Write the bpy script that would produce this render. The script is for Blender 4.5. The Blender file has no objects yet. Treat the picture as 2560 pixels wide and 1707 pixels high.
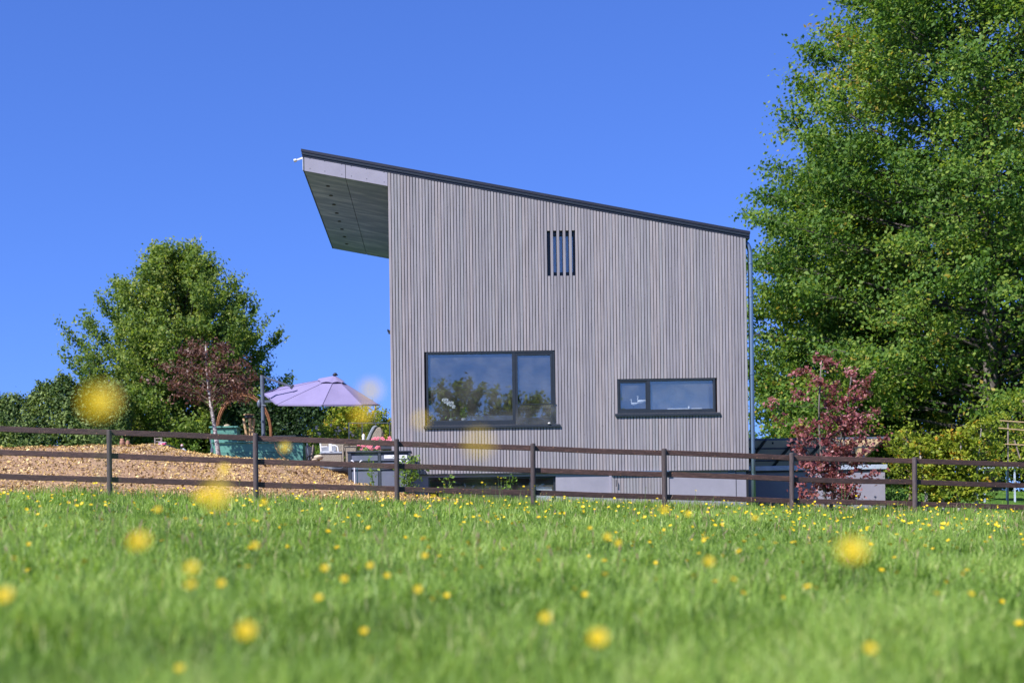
import bpy, math, random
import numpy as np
from mathutils import Vector, Matrix

S = bpy.context.scene
COL = S.collection
R = math.radians
random.seed(7)
rng = np.random.default_rng(11)

# ---------------------------------------------------------------- camera
F = 3555.0                       # focal length in pixels of the 2560 px wide photograph (50 mm lens)
PX, PY = 1142.0, 1453.0          # where the level line of sight meets the picture (vertical shift lens)
ROLL = R(0.8)
cam_d = bpy.data.cameras.new('camera')
cam = bpy.data.objects.new('camera', cam_d)
COL.objects.link(cam)
cam_d.sensor_width = 36.0
cam_d.lens = 36.0 * F / 2560.0
cam_d.shift_x = (1280 - PX) / 2560.0
cam_d.shift_y = (PY - 853.5) / 2560.0
cam_d.clip_start = 0.05
cam_d.clip_end = 4000
ca, sa = math.cos(ROLL), math.sin(ROLL)
cam.matrix_world = Matrix(((ca, sa, 0, 0), (0, 0, -1, 0), (-sa, ca, 0, 0), (0, 0, 0, 1)))
cam_d.dof.use_dof = True
cam_d.dof.focus_distance = 32.0
cam_d.dof.aperture_fstop = 1.25
S.camera = cam

# ---------------------------------------------------------------- sky, sun, exposure
SUN_EL, SUN_AZ = R(46), R(227)      # azimuth clockwise from +Y: behind the camera, to its left
w = bpy.data.worlds.new('World')
S.world = w
w.use_nodes = True
nt = w.node_tree
nt.nodes.clear()
sky = nt.nodes.new('ShaderNodeTexSky')
sky.sky_type = 'NISHITA'
sky.sun_disc = False
sky.sun_elevation = SUN_EL
sky.sun_rotation = SUN_AZ
sky.altitude = 300
sky.air_density = 1.0
sky.dust_density = 0.0
sky.ozone_density = 4.0
tint = nt.nodes.new('ShaderNodeMix')
tint.data_type = 'RGBA'
tint.blend_type = 'MULTIPLY'
tint.inputs[0].default_value = 1.0
tint.inputs[7].default_value = (0.345, 0.54, 1.16, 1)
bg = nt.nodes.new('ShaderNodeBackground')
bg.inputs[1].default_value = 0.13
wo = nt.nodes.new('ShaderNodeOutputWorld')
gm = nt.nodes.new('ShaderNodeGamma')
gm.inputs[1].default_value = 0.78
nt.links.new(sky.outputs[0], gm.inputs[0])
nt.links.new(gm.outputs[0], tint.inputs[6])
nt.links.new(tint.outputs[2], bg.inputs[0])
nt.links.new(bg.outputs[0], wo.inputs[0])
sun_d = bpy.data.lights.new('sun', 'SUN')
sun_d.energy = 4.7
sun_d.angle = R(0.53)
sun_d.color = (1.0, 0.965, 0.96)
sun = bpy.data.objects.new('sun', sun_d)
COL.objects.link(sun)
sdir = Vector((math.sin(SUN_AZ) * math.cos(SUN_EL), math.cos(SUN_AZ) * math.cos(SUN_EL), math.sin(SUN_EL)))
sun.rotation_euler = sdir.to_track_quat('Z', 'Y').to_euler()
S.view_settings.view_transform = 'Standard'
S.view_settings.look = 'None'
S.view_settings.exposure = 0.85
S.view_settings.gamma = 1
S.view_settings.use_curve_mapping = False
S.render.engine = 'CYCLES'


def at(px, py, Y):
    """point at distance Y that stands where the photograph shows pixel px, py"""
    u, v = px - PX, PY - py
    return Vector(((u * ca + v * sa) * Y / F, Y, (-u * sa + v * ca) * Y / F))


# ---------------------------------------------------------------- helpers
def sstep(t):
    t = np.clip(t, 0, 1)
    return t * t * (3 - 2 * t)


HX = [-40, -14, -8.6, -7.4, -5.7, -4.3, -3.6, -3.0, -2.5, -2.0, -1.0, 0.2, 4]
HZ = [3.3, 3.35, 3.42, 3.42, 3.10, 3.00, 2.90, 2.74, 2.58, 2.40, 2.05, 1.8, 1.0]


def ground(x, y):
    x = np.asarray(x, float)
    y = np.asarray(y, float)
    yc = np.clip(y, -4, 34)
    xt = 30 * np.tanh(x / 30)
    b = -0.80 + 0.0796 * yc - 0.0416 * xt + 0.34 * (1 - sstep((np.abs(y) - 1.5) / 1.9))
    b = b + 0.035 * np.sin(x * 1.3 + 1) * np.sin(y * 0.9) + 0.02 * np.sin(x * 3.1 + y * 2.3)
    h = np.interp(x, HX, HZ) + 0.03 * np.sin(x * 4.1) * np.sin(y * 3.3)
    m = sstep((y - 28.3) / 7.0)
    b = b + np.maximum(h - b, 0) * m
    # bank of lawn on the right, and the land levelling off behind
    r = sstep((x - 8.5) / 3.0) * sstep((y - 34) / 8.0)
    b = b + r * 1.1
    far = sstep((np.abs(y) - 70) / 100.0)
    return b * (1 - far) + 1.0 * far * np.where(y > 0, 1, -2)


def gz(x, y):
    return float(ground(x, y))


class MB:
    def __init__(self):
        self.v, self.f = [], []

    def add(self, vs, fs):
        o = len(self.v)
        self.v += [tuple(p) for p in vs]
        self.f += [tuple(i + o for i in f) for f in fs]
        return self

    def box(self, x0, x1, y0, y1, z0, z1):
        return self.add([(x0, y0, z0), (x1, y0, z0), (x1, y1, z0), (x0, y1, z0), (x0, y0, z1), (x1, y0, z1), (x1, y1, z1), (x0, y1, z1)],
                        [(0, 3, 2, 1), (4, 5, 6, 7), (0, 1, 5, 4), (1, 2, 6, 5), (2, 3, 7, 6), (3, 0, 4, 7)])

    def hull8(self, p):          # eight corners, bottom four then top four, both counter-clockwise
        return self.add(p, [(0, 3, 2, 1), (4, 5, 6, 7), (0, 1, 5, 4), (1, 2, 6, 5), (2, 3, 7, 6), (3, 0, 4, 7)])

    def beam(self, a, b, wd, ht, up=(0, 0, 1)):
        a, b = Vector(a), Vector(b)
        d = (b - a).normalized()
        s = d.cross(Vector(up))
        if s.length < 1e-4:
            s = Vector((1, 0, 0))
        s.normalize()
        t = s.cross(d).normalized()
        s, t = s * wd / 2, t * ht / 2
        return self.hull8([a - s - t, a + s - t, b + s - t, b - s - t, a - s + t, a + s + t, b + s + t, b - s + t])

    def tube(self, pts, rad, n=8, cap=True):
        pts = [Vector(p) for p in pts]
        if not hasattr(rad, '__len__'):
            rad = [rad] * len(pts)
        o = len(self.v)
        up = Vector((0.123, 0.2, 1)).normalized()
        for i, p in enumerate(pts):
            d = (pts[min(i + 1, len(pts) - 1)] - pts[max(i - 1, 0)]).normalized()
            s = d.cross(up)
            if s.length < 0.05:
                s = d.cross(Vector((0, 1, 0)))
            s.normalize()
            t = d.cross(s)
            for k in range(n):
                a = 2 * math.pi * k / n
                self.v.append(tuple(p + (s * math.cos(a) + t * math.sin(a)) * rad[i]))
        for i in range(len(pts) - 1):
            for k in range(n):
                a, b = o + i * n + k, o + i * n + (k + 1) % n
                self.f.append((a, b, b + n, a + n))
        if cap:
            self.f.append(tuple(o + k for k in range(n))[::-1])
            e = o + (len(pts) - 1) * n
            self.f.append(tuple(e + k for k in range(n)))
        return self

    def lathe(self, prof, c, n=16, sx=1, sy=1):
        o = len(self.v)
        c = Vector(c)
        for r, z in prof:
            for k in range(n):
                a = 2 * math.pi * k / n
                self.v.append((c.x + r * math.cos(a) * sx, c.y + r * math.sin(a) * sy, c.z + z))
        for i in range(len(prof) - 1):
            for k in range(n):
                a, b = o + i * n + k, o + i * n + (k + 1) % n
                self.f.append((a, b, b + n, a + n))
        self.f.append(tuple(o + k for k in range(n))[::-1])
        e = o + (len(prof) - 1) * n
        self.f.append(tuple(e + k for k in range(n)))
        return self

    def ball(self, c, rx, ry=None, rz=None, n=10, m=6, jit=0):
        ry, rz = ry or rx, rz or rx
        prof = [(math.sin(math.pi * (i + 0.02) / (m + .04)), -math.cos(math.pi * (i + 0.02) / (m + .04))) for i in range(m + 1)]
        o = len(self.v)
        c = Vector(c)
        for r, z in prof:
            for k in range(n):
                a = 2 * math.pi * k / n
                j = 1 + random.uniform(-jit, jit)
                self.v.append((c.x + r * math.cos(a) * rx * j, c.y + r * math.sin(a) * ry * j, c.z + z * rz * j))
        for i in range(m):
            for k in range(n):
                a, b = o + i * n + k, o + i * n + (k + 1) % n
                self.f.append((a, b, b + n, a + n))
        return self

    def prism(self, poly, y0, y1):     # poly of (x, z)
        n = len(poly)
        vs = [(x, y0, z) for x, z in poly] + [(x, y1, z) for x, z in poly]
        fs = [tuple(range(n)), tuple(range(2 * n - 1, n - 1, -1))]
        for i in range(n):
            j = (i + 1) % n
            fs.append((i, i + n, j + n, j))
        return self.add(vs, fs)


def root_loc(o):
    while o.parent:
        o = o.parent
    return o.location


def link_mesh(name, me, mat, parent=None):
    if mat:
        me.materials.append(mat)
    o = bpy.data.objects.new(name, me)
    COL.objects.link(o)
    if parent:
        o.parent = parent
    return o


def part(name, mb, mat, parent=None, smooth=False, bevel=0):
    off = root_loc(parent) if parent else Vector((0, 0, 0))
    me = bpy.data.meshes.new(name)
    me.from_pydata([(v[0] - off.x, v[1] - off.y, v[2] - off.z) for v in mb.v], [], mb.f)
    me.update()
    if smooth:
        me.polygons.foreach_set('use_smooth', [True] * len(me.polygons))
    o = link_mesh(name, me, mat, parent)
    if bevel:
        b = o.modifiers.new('bevel', 'BEVEL')
        b.width = bevel
        b.segments = 1
        b.limit_method = 'ANGLE'
    return o


def tag(o, label=None, cat=None, group=None, kind=None):
    if label: o['label'] = label
    if cat: o['category'] = cat
    if group: o['group'] = group
    if kind: o['kind'] = kind
    return o


def thing(name, label, cat, loc, group=None):
    o = bpy.data.objects.new(name, None)
    o.empty_display_size = 0.2
    COL.objects.link(o)
    o.location = Vector(loc)
    return tag(o, label, cat, group)


def quads(name, V, Fq, mat, parent=None, attr=None, tris=None):
    """numpy mesh: V (n,3), Fq (m,4) quads, optional tris (k,3), attr one value per face"""
    off = root_loc(parent) if parent else Vector((0, 0, 0))
    me = bpy.data.meshes.new(name)
    V = V - np.array(off)[None, :]
    me.vertices.add(len(V))
    me.vertices.foreach_set('co', V.astype(np.float32).ravel())
    loops = Fq.ravel()
    starts = np.arange(len(Fq)) * 4
    if tris is not None and len(tris):
        starts = np.concatenate([starts, len(loops) + np.arange(len(tris)) * 3])
        loops = np.concatenate([loops, tris.ravel()])
    me.loops.add(len(loops))
    me.loops.foreach_set('vertex_index', loops.astype(np.int32))
    me.polygons.add(len(starts))
    me.polygons.foreach_set('loop_start', starts.astype(np.int32))
    me.update(calc_edges=True)
    if attr is not None:
        a = me.attributes.new('tone', 'FLOAT', 'FACE')
        a.data.foreach_set('value', attr.astype(np.float32))
    return link_mesh(name, me, mat, parent)


# ---------------------------------------------------------------- materials
def newmat(name):
    m = bpy.data.materials.new(name)
    m.use_nodes = True
    t = m.node_tree
    return m, t, t.nodes['Principled BSDF']


def rampnode(t, stops, interp='LINEAR'):
    n = t.nodes.new('ShaderNodeValToRGB')
    e = n.color_ramp.elements
    n.color_ramp.interpolation = interp
    while len(e) < len(stops):
        e.new(0.5)
    for i, (p, c) in enumerate(stops):
        e[i].position = p
        e[i].color = (c[0], c[1], c[2], 1)
    return n


def pm(name, stops, scale=6, rough=0.7, bump=0.0, stretch=(1, 1, 1), metal=0.0, detail=5, bscale=None, spec=0.5, perobj=0.0):
    m, t, b = newmat(name)
    if isinstance(stops[0], (int, float)):
        c = stops
        stops = [(0.3, tuple(x * 0.82 for x in c)), (0.7, tuple(min(1, x * 1.14) for x in c))]
    tc = t.nodes.new('ShaderNodeTexCoord')
    mp = t.nodes.new('ShaderNodeMapping')
    mp.inputs['Scale'].default_value = stretch
    t.links.new(tc.outputs['Object'], mp.inputs[0])
    nz = t.nodes.new('ShaderNodeTexNoise')
    nz.inputs['Scale'].default_value = scale
    nz.inputs['Detail'].default_value = detail
    nz.inputs['Roughness'].default_value = 0.65
    t.links.new(mp.outputs[0], nz.inputs['Vector'])
    rp = rampnode(t, stops)
    t.links.new(nz.outputs[0], rp.inputs[0])
    out = rp.outputs[0]
    if perobj:
        oi = t.nodes.new('ShaderNodeObjectInfo')
        mr = t.nodes.new('ShaderNodeMapRange')
        mr.inputs[3].default_value = 1 - perobj
        mr.inputs[4].default_value = 1 + perobj
        t.links.new(oi.outputs['Random'], mr.inputs[0])
        vm = t.nodes.new('ShaderNodeVectorMath')
        vm.operation = 'SCALE'
        t.links.new(out, vm.inputs[0])
        t.links.new(mr.outputs[0], vm.inputs['Scale'])
        out = vm.outputs[0]
    t.links.new(out, b.inputs['Base Color'])
    b.inputs['Roughness'].default_value = rough
    b.inputs['Metallic'].default_value = metal
    b.inputs['Specular IOR Level'].default_value = spec
    if bump:
        bn = t.nodes.new('ShaderNodeBump')
        bn.inputs['Strength'].default_value = bump
        bn.inputs['Distance'].default_value = 0.02
        n2 = nz
        if bscale:
            n2 = t.nodes.new('ShaderNodeTexNoise')
            n2.inputs['Scale'].default_value = bscale
            n2.inputs['Detail'].default_value = 6
            t.links.new(mp.outputs[0], n2.inputs['Vector'])
        t.links.new(n2.outputs[0], bn.inputs['Height'])
        t.links.new(bn.outputs[0], b.inputs['Normal'])
    return m


def leafmat(name, stops, trans=0.35, rough=0.55, spec=0.22):
    m, t, b = newmat(name)
    a = t.nodes.new('ShaderNodeAttribute')
    a.attribute_name = 'tone'
    rp = rampnode(t, stops)
    t.links.new(a.outputs['Fac'], rp.inputs[0])
    t.links.new(rp.outputs[0], b.inputs['Base Color'])
    b.inputs['Roughness'].default_value = rough
    b.inputs['Specular IOR Level'].default_value = spec
    tr = t.nodes.new('ShaderNodeBsdfTranslucent')
    br = t.nodes.new('ShaderNodeVectorMath')
    br.operation = 'MULTIPLY'
    br.inputs[1].default_value = (1.5, 1.5, 0.7)
    t.links.new(rp.outputs[0], br.inputs[0])
    t.links.new(br.outputs[0], tr.inputs[0])
    mx = t.nodes.new('ShaderNodeMixShader')
    mx.inputs[0].default_value = trans
    t.links.new(b.outputs[0], mx.inputs[1])
    t.links.new(tr.outputs[0], mx.inputs[2])
    t.links.new(mx.outputs[0], t.nodes['Material Output'].inputs[0])
    return m


def glassmat(name, refl, tint=(0.9, 0.93, 0.95)):
    m, t, b = newmat(name)
    t.nodes.remove(b)
    g = t.nodes.new('ShaderNodeBsdfGlossy')
    g.inputs['Roughness'].default_value = 0.008
    g.inputs[0].default_value = (0.98, 0.95, 0.86, 1)
    nz = t.nodes.new('ShaderNodeTexNoise')       # slightly bowed panes
    nz.inputs['Scale'].default_value = 1.1
    nz.inputs['Detail'].default_value = 1
    tc = t.nodes.new('ShaderNodeTexCoord')
    t.links.new(tc.outputs['Object'], nz.inputs['Vector'])
    bn = t.nodes.new('ShaderNodeBump')
    bn.inputs['Strength'].default_value = 0.07
    bn.inputs['Distance'].default_value = 0.02
    t.links.new(nz.outputs[0], bn.inputs['Height'])
    t.links.new(bn.outputs[0], g.inputs['Normal'])
    tp = t.nodes.new('ShaderNodeBsdfTransparent')
    tp.inputs[0].default_value = (*tint, 1)
    fr = t.nodes.new('ShaderNodeLayerWeight')
    fr.inputs[0].default_value = 0.5
    pw_ = t.nodes.new('ShaderNodeMath')
    pw_.operation = 'POWER'
    pw_.inputs[1].default_value = 4
    t.links.new(fr.outputs['Facing'], pw_.inputs[0])
    mt = t.nodes.new('ShaderNodeMath')
    mt.operation = 'ADD'
    mt.inputs[1].default_value = refl
    t.links.new(pw_.outputs[0], mt.inputs[0])
    mx = t.nodes.new('ShaderNodeMixShader')
    t.links.new(mt.outputs[0], mx.inputs[0])
    t.links.new(tp.outputs[0], mx.inputs[1])
    t.links.new(g.outputs[0], mx.inputs[2])
    # patchy pale haze mixed into the colour to lift the dark panes
    df = t.nodes.new('ShaderNodeBsdfDiffuse')
    df.inputs[0].default_value = (0.55, 0.52, 0.48, 1)
    m2 = t.nodes.new('ShaderNodeMixShader')
    m2.inputs[0].default_value = 0.05
    n3 = t.nodes.new('ShaderNodeTexNoise')
    n3.inputs['Scale'].default_value = 2.3
    n3.inputs['Detail'].default_value = 5
    t.links.new(tc.outputs['Object'], n3.inputs['Vector'])
    mr = t.nodes.new('ShaderNodeMapRange')
    mr.inputs[1].default_value = 0.35
    mr.inputs[2].default_value = 0.7
    mr.inputs[3].default_value = 0.015
    mr.inputs[4].default_value = 0.075
    t.links.new(n3.outputs[0], mr.inputs[0])
    t.links.new(mr.outputs[0], m2.inputs[0])
    t.links.new(mx.outputs[0], m2.inputs[1])
    t.links.new(df.outputs[0], m2.inputs[2])
    t.links.new(m2.outputs[0], t.nodes['Material Output'].inputs[0])
    return m


M = {}
# greyed timber cladding: long grain, knots, per-board tone
def timber():
    m, t, b = newmat('weathered_cladding')
    tc = t.nodes.new('ShaderNodeTexCoord')
    oi = t.nodes.new('ShaderNodeObjectInfo')
    ad = t.nodes.new('ShaderNodeVectorMath')
    ad.operation = 'ADD'
    cb = t.nodes.new('ShaderNodeCombineXYZ')
    ml = t.nodes.new('ShaderNodeMath')
    ml.operation = 'MULTIPLY'
    ml.inputs[1].default_value = 37
    t.links.new(oi.outputs['Random'], ml.inputs[0])
    t.links.new(ml.outputs[0], cb.inputs[2])
    t.links.new(tc.outputs['Object'], ad.inputs[0])
    t.links.new(cb.outputs[0], ad.inputs[1])
    mp = t.nodes.new('ShaderNodeMapping')
    mp.inputs['Scale'].default_value = (26, 8, 0.9)
    t.links.new(ad.outputs[0], mp.inputs[0])
    nz = t.nodes.new('ShaderNodeTexNoise')
    nz.inputs['Scale'].default_value = 1.6
    nz.inputs['Detail'].default_value = 6
    nz.inputs['Roughness'].default_value = 0.7
    t.links.new(mp.outputs[0], nz.inputs['Vector'])
    rp = rampnode(t, [(0.25, (0.20, 0.185, 0.195)), (0.5, (0.285, 0.265, 0.28)), (0.75, (0.37, 0.345, 0.36))])
    t.links.new(nz.outputs[0], rp.inputs[0])
    # knots
    mk = t.nodes.new('ShaderNodeMapping')
    mk.inputs['Scale'].default_value = (6, 1, 1.5)
    t.links.new(ad.outputs[0], mk.inputs[0])
    vo = t.nodes.new('ShaderNodeTexVoronoi')
    vo.inputs['Scale'].default_value = 2.2
    t.links.new(mk.outputs[0], vo.inputs['Vector'])
    kr = rampnode(t, [(0.0, (0.35, 0.35, 0.35)), (0.05, (0.55, 0.55, 0.55)), (0.09, (1, 1, 1))])
    t.links.new(vo.outputs[0], kr.inputs[0])
    mu = t.nodes.new('ShaderNodeMix')
    mu.data_type = 'RGBA'
    mu.blend_type = 'MULTIPLY'
    mu.inputs[0].default_value = 0.8
    t.links.new(rp.outputs[0], mu.inputs[6])
    t.links.new(kr.outputs[0], mu.inputs[7])
    orr = rampnode(t, [(0.0, (0.86, 0.86, 0.88)), (0.35, (1.0, 0.985, 1.0)), (0.6, (0.94, 0.97, 0.97)), (0.85, (1.06, 1.01, 0.98)), (1.0, (1.12, 1.1, 1.08))])
    t.links.new(oi.outputs['Random'], orr.inputs[0])
    m2 = t.nodes.new('ShaderNodeMix')
    m2.data_type = 'RGBA'
    m2.blend_type = 'MULTIPLY'
    m2.inputs[0].default_value = 1
    t.links.new(mu.outputs[2], m2.inputs[6])
    t.links.new(orr.outputs[0], m2.inputs[7])
    t.links.new(m2.outputs[2], b.inputs['Base Color'])
    b.inputs['Roughness'].default_value = 0.85
    b.inputs['Specular IOR Level'].default_value = 0.2
    bn = t.nodes.new('ShaderNodeBump')
    bn.inputs['Strength'].default_value = 0.25
    bn.inputs['Distance'].default_value = 0.004
    t.links.new(nz.outputs[0], bn.inputs['Height'])
    t.links.new(bn.outputs[0], b.inputs['Normal'])
    return m


M['board'] = timber()
M['membrane'] = pm('facade_membrane', (0.03, 0.018, 0.022), 3, 0.95, spec=0.05)
M['render'] = pm('fine_plaster', [(0.3, (0.25, 0.24, 0.285)), (0.7, (0.30, 0.285, 0.335))], 2.2, 0.9, 0.15, bscale=60, spec=0.2)
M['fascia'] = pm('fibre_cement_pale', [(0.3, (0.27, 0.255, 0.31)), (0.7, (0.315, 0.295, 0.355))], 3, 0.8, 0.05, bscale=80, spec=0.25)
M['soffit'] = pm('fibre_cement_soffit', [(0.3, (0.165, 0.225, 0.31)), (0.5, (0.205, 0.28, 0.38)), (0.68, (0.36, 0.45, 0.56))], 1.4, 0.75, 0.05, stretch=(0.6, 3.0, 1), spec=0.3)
M['roofmetal'] = pm('anthracite_sheet', (0.035, 0.035, 0.045), 3, 0.4, metal=0.3)
M['alu'] = pm('anthracite_frame', (0.022, 0.027, 0.034), 8, 0.38, spec=0.5)
M['zinc'] = pm('zinc', [(0.3, (0.17, 0.24, 0.31)), (0.7, (0.27, 0.35, 0.42))], 5, 0.35, metal=0.7, stretch=(1, 1, .2))
M['black'] = pm('black_rubber', (0.012, 0.012, 0.014), 10, 0.6)
M['inner'] = pm('interior_wall', (0.42, 0.37, 0.33), 2, 0.9)
M['blind_or_backing'] = pm('grey_backing', (0.34, 0.35, 0.33), 3, 0.9)
M['innerpale'] = pm('pale_interior_wall', (0.50, 0.56, 0.62), 2, 0.9)
M['white'] = pm('white_paint', (0.72, 0.72, 0.72), 12, 0.5)
M['ceramic'] = pm('white_ceramic', (0.8, 0.8, 0.8), 9, 0.2)
M['glass'] = glassmat('coated_window_glass', 0.16)
M['glass_dim'] = glassmat('thin_window_glass', 0.12)
M['glass_clear'] = glassmat('balustrade_glass', 0.04)
M['fence'] = pm('stained_fence_timber', [(0.2, (0.026, 0.013, 0.011)), (0.5, (0.060, 0.029, 0.023)), (0.72, (0.13, 0.065, 0.05)), (0.85, (0.20, 0.12, 0.10))], 5, 0.65, 0.4, stretch=(0.7, 6, 9), perobj=0.22, bscale=20)
M['post'] = pm('stained_round_post', [(0.25, (0.03, 0.022, 0.022)), (0.5, (0.06, 0.042, 0.042)), (0.8, (0.12, 0.09, 0.085))], 7, 0.7, 0.3, stretch=(7, 7, 0.8), perobj=0.2)
M['knot'] = pm('resin_knot', (0.22, 0.11, 0.06), 20, 0.6)
M['green'] = pm('green_stained_boards', [(0.3, (0.07, 0.22, 0.175)), (0.7, (0.10, 0.29, 0.235))], 9, 0.7, 0.1, stretch=(1, 1, 3), perobj=0.12)
M['bark_pale'] = pm('birch_like_bark', [(0.38, (0.16, 0.13, 0.12)), (0.5, (0.36, 0.32, 0.3)), (0.62, (0.6, 0.55, 0.52))], 12, 0.9, 0.4, stretch=(1, 1, 2.5))
M['bark'] = pm('grey_bark', [(0.3, (0.07, 0.06, 0.05)), (0.7, (0.2, 0.17, 0.15))], 6, 0.9, 0.5, stretch=(1, 1, .3))
M['bark_dark'] = pm('dark_bark', [(0.3, (0.035, 0.03, 0.025)), (0.7, (0.10, 0.085, 0.075))], 6, 0.9, 0.5, stretch=(1, 1, .3))
M['twig'] = pm('twig_bark', (0.17, 0.12, 0.09), 8, 0.9)
M['log'] = pm('peeled_log', [(0.3, (0.40, 0.24, 0.11)), (0.7, (0.62, 0.42, 0.22))], 6, 0.7, 0.2, stretch=(1, 1, .4))
M['rust'] = pm('rusted_steel', [(0.3, (0.15, 0.055, 0.02)), (0.7, (0.32, 0.13, 0.05))], 9, 0.8, 0.2)
M['grey'] = pm('grey_powder_coat', (0.10, 0.12, 0.16), 6, 0.4)
M['lilac'] = pm('lilac_grey_canopy', [(0.3, (0.18, 0.155, 0.29)), (0.7, (0.215, 0.185, 0.335))], 2.5, 0.85, 0.05)
M['wicker'] = pm('wicker', [(0.35, (0.16, 0.13, 0.10)), (0.65, (0.36, 0.31, 0.24))], 60, 0.8, 0.6, stretch=(1, 1, .7))
M['cushion'] = pm('grey_cushion', (0.22, 0.24, 0.28), 12, 0.9, 0.1)
M['slate'] = pm('slate_panel', [(0.3, (0.10, 0.115, 0.16)), (0.7, (0.135, 0.15, 0.20))], 3, 0.6)
M['slate_dark'] = pm('slate_frame', (0.035, 0.042, 0.058), 6, 0.5)
M['stone'] = pm('tan_stone', [(0.3, (0.28, 0.22, 0.15)), (0.7, (0.55, 0.46, 0.34))], 7, 0.9, 0.5)
M['terracotta'] = pm('terracotta', (0.34, 0.17, 0.11), 10, 0.85, 0.1)
M['plastic'] = pm('black_sheet', (0.03, 0.03, 0.035), 6, 0.35, 0.3)
M['pink'] = pm('pink_petals', [(0.3, (0.65, 0.10, 0.16)), (0.7, (0.8, 0.3, 0.36))], 30, 0.6)
M['pinktin'] = pm('pink_tin', [(0.45, (0.75, 0.7, 0.7)), (0.55, (0.7, 0.08, 0.2))], 18, 0.4, detail=1)
M['timber2'] = pm('weathered_sleeper', [(0.3, (0.15, 0.11, 0.09)), (0.7, (0.32, 0.26, 0.22))], 4, 0.85, 0.2, stretch=(.4, 3, 6))
M['slab'] = pm('pale_slab', (0.55, 0.53, 0.5), 6, 0.8)
M['coping'] = pm('pale_zinc_coping', (0.56, 0.62, 0.70), 4, 0.4, metal=0.3)
M['pvback'] = pm('panel_backsheet', [(0.3, (0.74, 0.60, 0.38)), (0.7, (0.80, 0.66, 0.44))], 1.5, 0.6)
_t = M['pvback'].node_tree
_tr = _t.nodes.new('ShaderNodeBsdfTranslucent')
_tr.inputs[0].default_value = (0.75, 0.54, 0.28, 1)
_mx = _t.nodes.new('ShaderNodeMixShader')
_mx.inputs[0].default_value = 0.5
_t.links.new(_t.nodes['Principled BSDF'].outputs[0], _mx.inputs[1])
_t.links.new(_tr.outputs[0], _mx.inputs[2])
_t.links.new(_mx.outputs[0], _t.nodes['Material Output'].inputs[0])
M['cane'] = pm('bamboo_cane', (0.5, 0.34, 0.18), 9, 0.6)
M['teal'] = pm('teal_plastic', (0.06, 0.25, 0.25), 6, 0.4)
M['chipsoil'] = pm('chip_bed', [(0.3, (0.16, 0.09, 0.05)), (0.6, (0.36, 0.23, 0.13))], 22, 0.95, 0.5)
M['leafstem'] = pm('green_stem', (0.10, 0.17, 0.04), 9, 0.6)
M['leafplain'] = pm('plant_leaf', [(0.3, (0.09, 0.2, 0.025)), (0.7, (0.2, 0.36, 0.06))], 20, 0.5)

# meadow ground under the grass
def groundmat():
    m, t, b = newmat('meadow_ground')
    tc = t.nodes.new('ShaderNodeTexCoord')
    n1 = t.nodes.new('ShaderNodeTexNoise')
    n1.inputs['Scale'].default_value = 0.8
    n1.inputs['Detail'].default_value = 8
    n1.inputs['Roughness'].default_value = 0.7
    t.links.new(tc.outputs['Object'], n1.inputs['Vector'])
    rp = rampnode(t, [(0.3, (0.035, 0.075, 0.012)), (0.5, (0.065, 0.14, 0.022)), (0.72, (0.12, 0.20, 0.035))])
    t.links.new(n1.outputs[0], rp.inputs[0])
    t.links.new(rp.outputs[0], b.inputs['Base Color'])
    b.inputs['Roughness'].default_value = 0.95
    b.inputs['Specular IOR Level'].default_value = 0.1
    n2 = t.nodes.new('ShaderNodeTexNoise')
    n2.inputs['Scale'].default_value = 25
    n2.inputs['Detail'].default_value = 4
    t.links.new(tc.outputs['Object'], n2.inputs['Vector'])
    bn = t.nodes.new('ShaderNodeBump')
    bn.inputs['Strength'].default_value = 0.7
    bn.inputs['Distance'].default_value = 0.1
    t.links.new(n2.outputs[0], bn.inputs['Height'])
    t.links.new(bn.outputs[0], b.inputs['Normal'])
    return m


M['ground'] = groundmat()
M['grass'] = leafmat('meadow_grass', [(0.0, (0.11, 0.185, 0.03)), (0.35, (0.20, 0.32, 0.055)), (0.75, (0.32, 0.45, 0.095)), (0.9, (0.47, 0.53, 0.18)), (1.0, (0.48, 0.42, 0.25))], 0.4, 0.5, 0.35)
M['leaf_horn'] = leafmat('hornbeam_leaf', [(0, (0.05, 0.10, 0.02)), (0.5, (0.135, 0.21, 0.04)), (0.85, (0.25, 0.31, 0.06)), (1, (0.36, 0.37, 0.10))], 0.4)
M['leaf_beech'] = leafmat('beech_leaf', [(0, (0.045, 0.105, 0.022)), (0.5, (0.11, 0.205, 0.034)), (0.85, (0.23, 0.30, 0.045)), (0.99, (0.30, 0.33, 0.05)), (1, (0.36, 0.27, 0.05))], 0.4)
M['leaf_hedge'] = leafmat('hedge_leaf', [(0, (0.022, 0.05, 0.016)), (0.5, (0.06, 0.11, 0.028)), (1, (0.19, 0.25, 0.07))], 0.25)
M['leaf_plum'] = leafmat('plum_leaf', [(0, (0.05, 0.02, 0.015)), (0.5, (0.115, 0.05, 0.037)), (1, (0.24, 0.13, 0.10))], 0.25, 0.5, 0.3)
M['leaf_maple'] = leafmat('red_maple_leaf', [(0, (0.12, 0.03, 0.035)), (0.5, (0.27, 0.085, 0.09)), (1, (0.46, 0.22, 0.22))], 0.3, 0.4)
M['leaf_lime'] = leafmat('yellow_green_leaf', [(0, (0.09, 0.14, 0.015)), (0.5, (0.21, 0.27, 0.025)), (0.9, (0.36, 0.38, 0.04)), (1, (0.5, 0.27, 0.03))], 0.35)
M['leaf_young'] = leafmat('young_leaf', [(0, (0.06, 0.12, 0.02)), (0.5, (0.14, 0.25, 0.035)), (1, (0.30, 0.38, 0.08))], 0.35)
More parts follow.
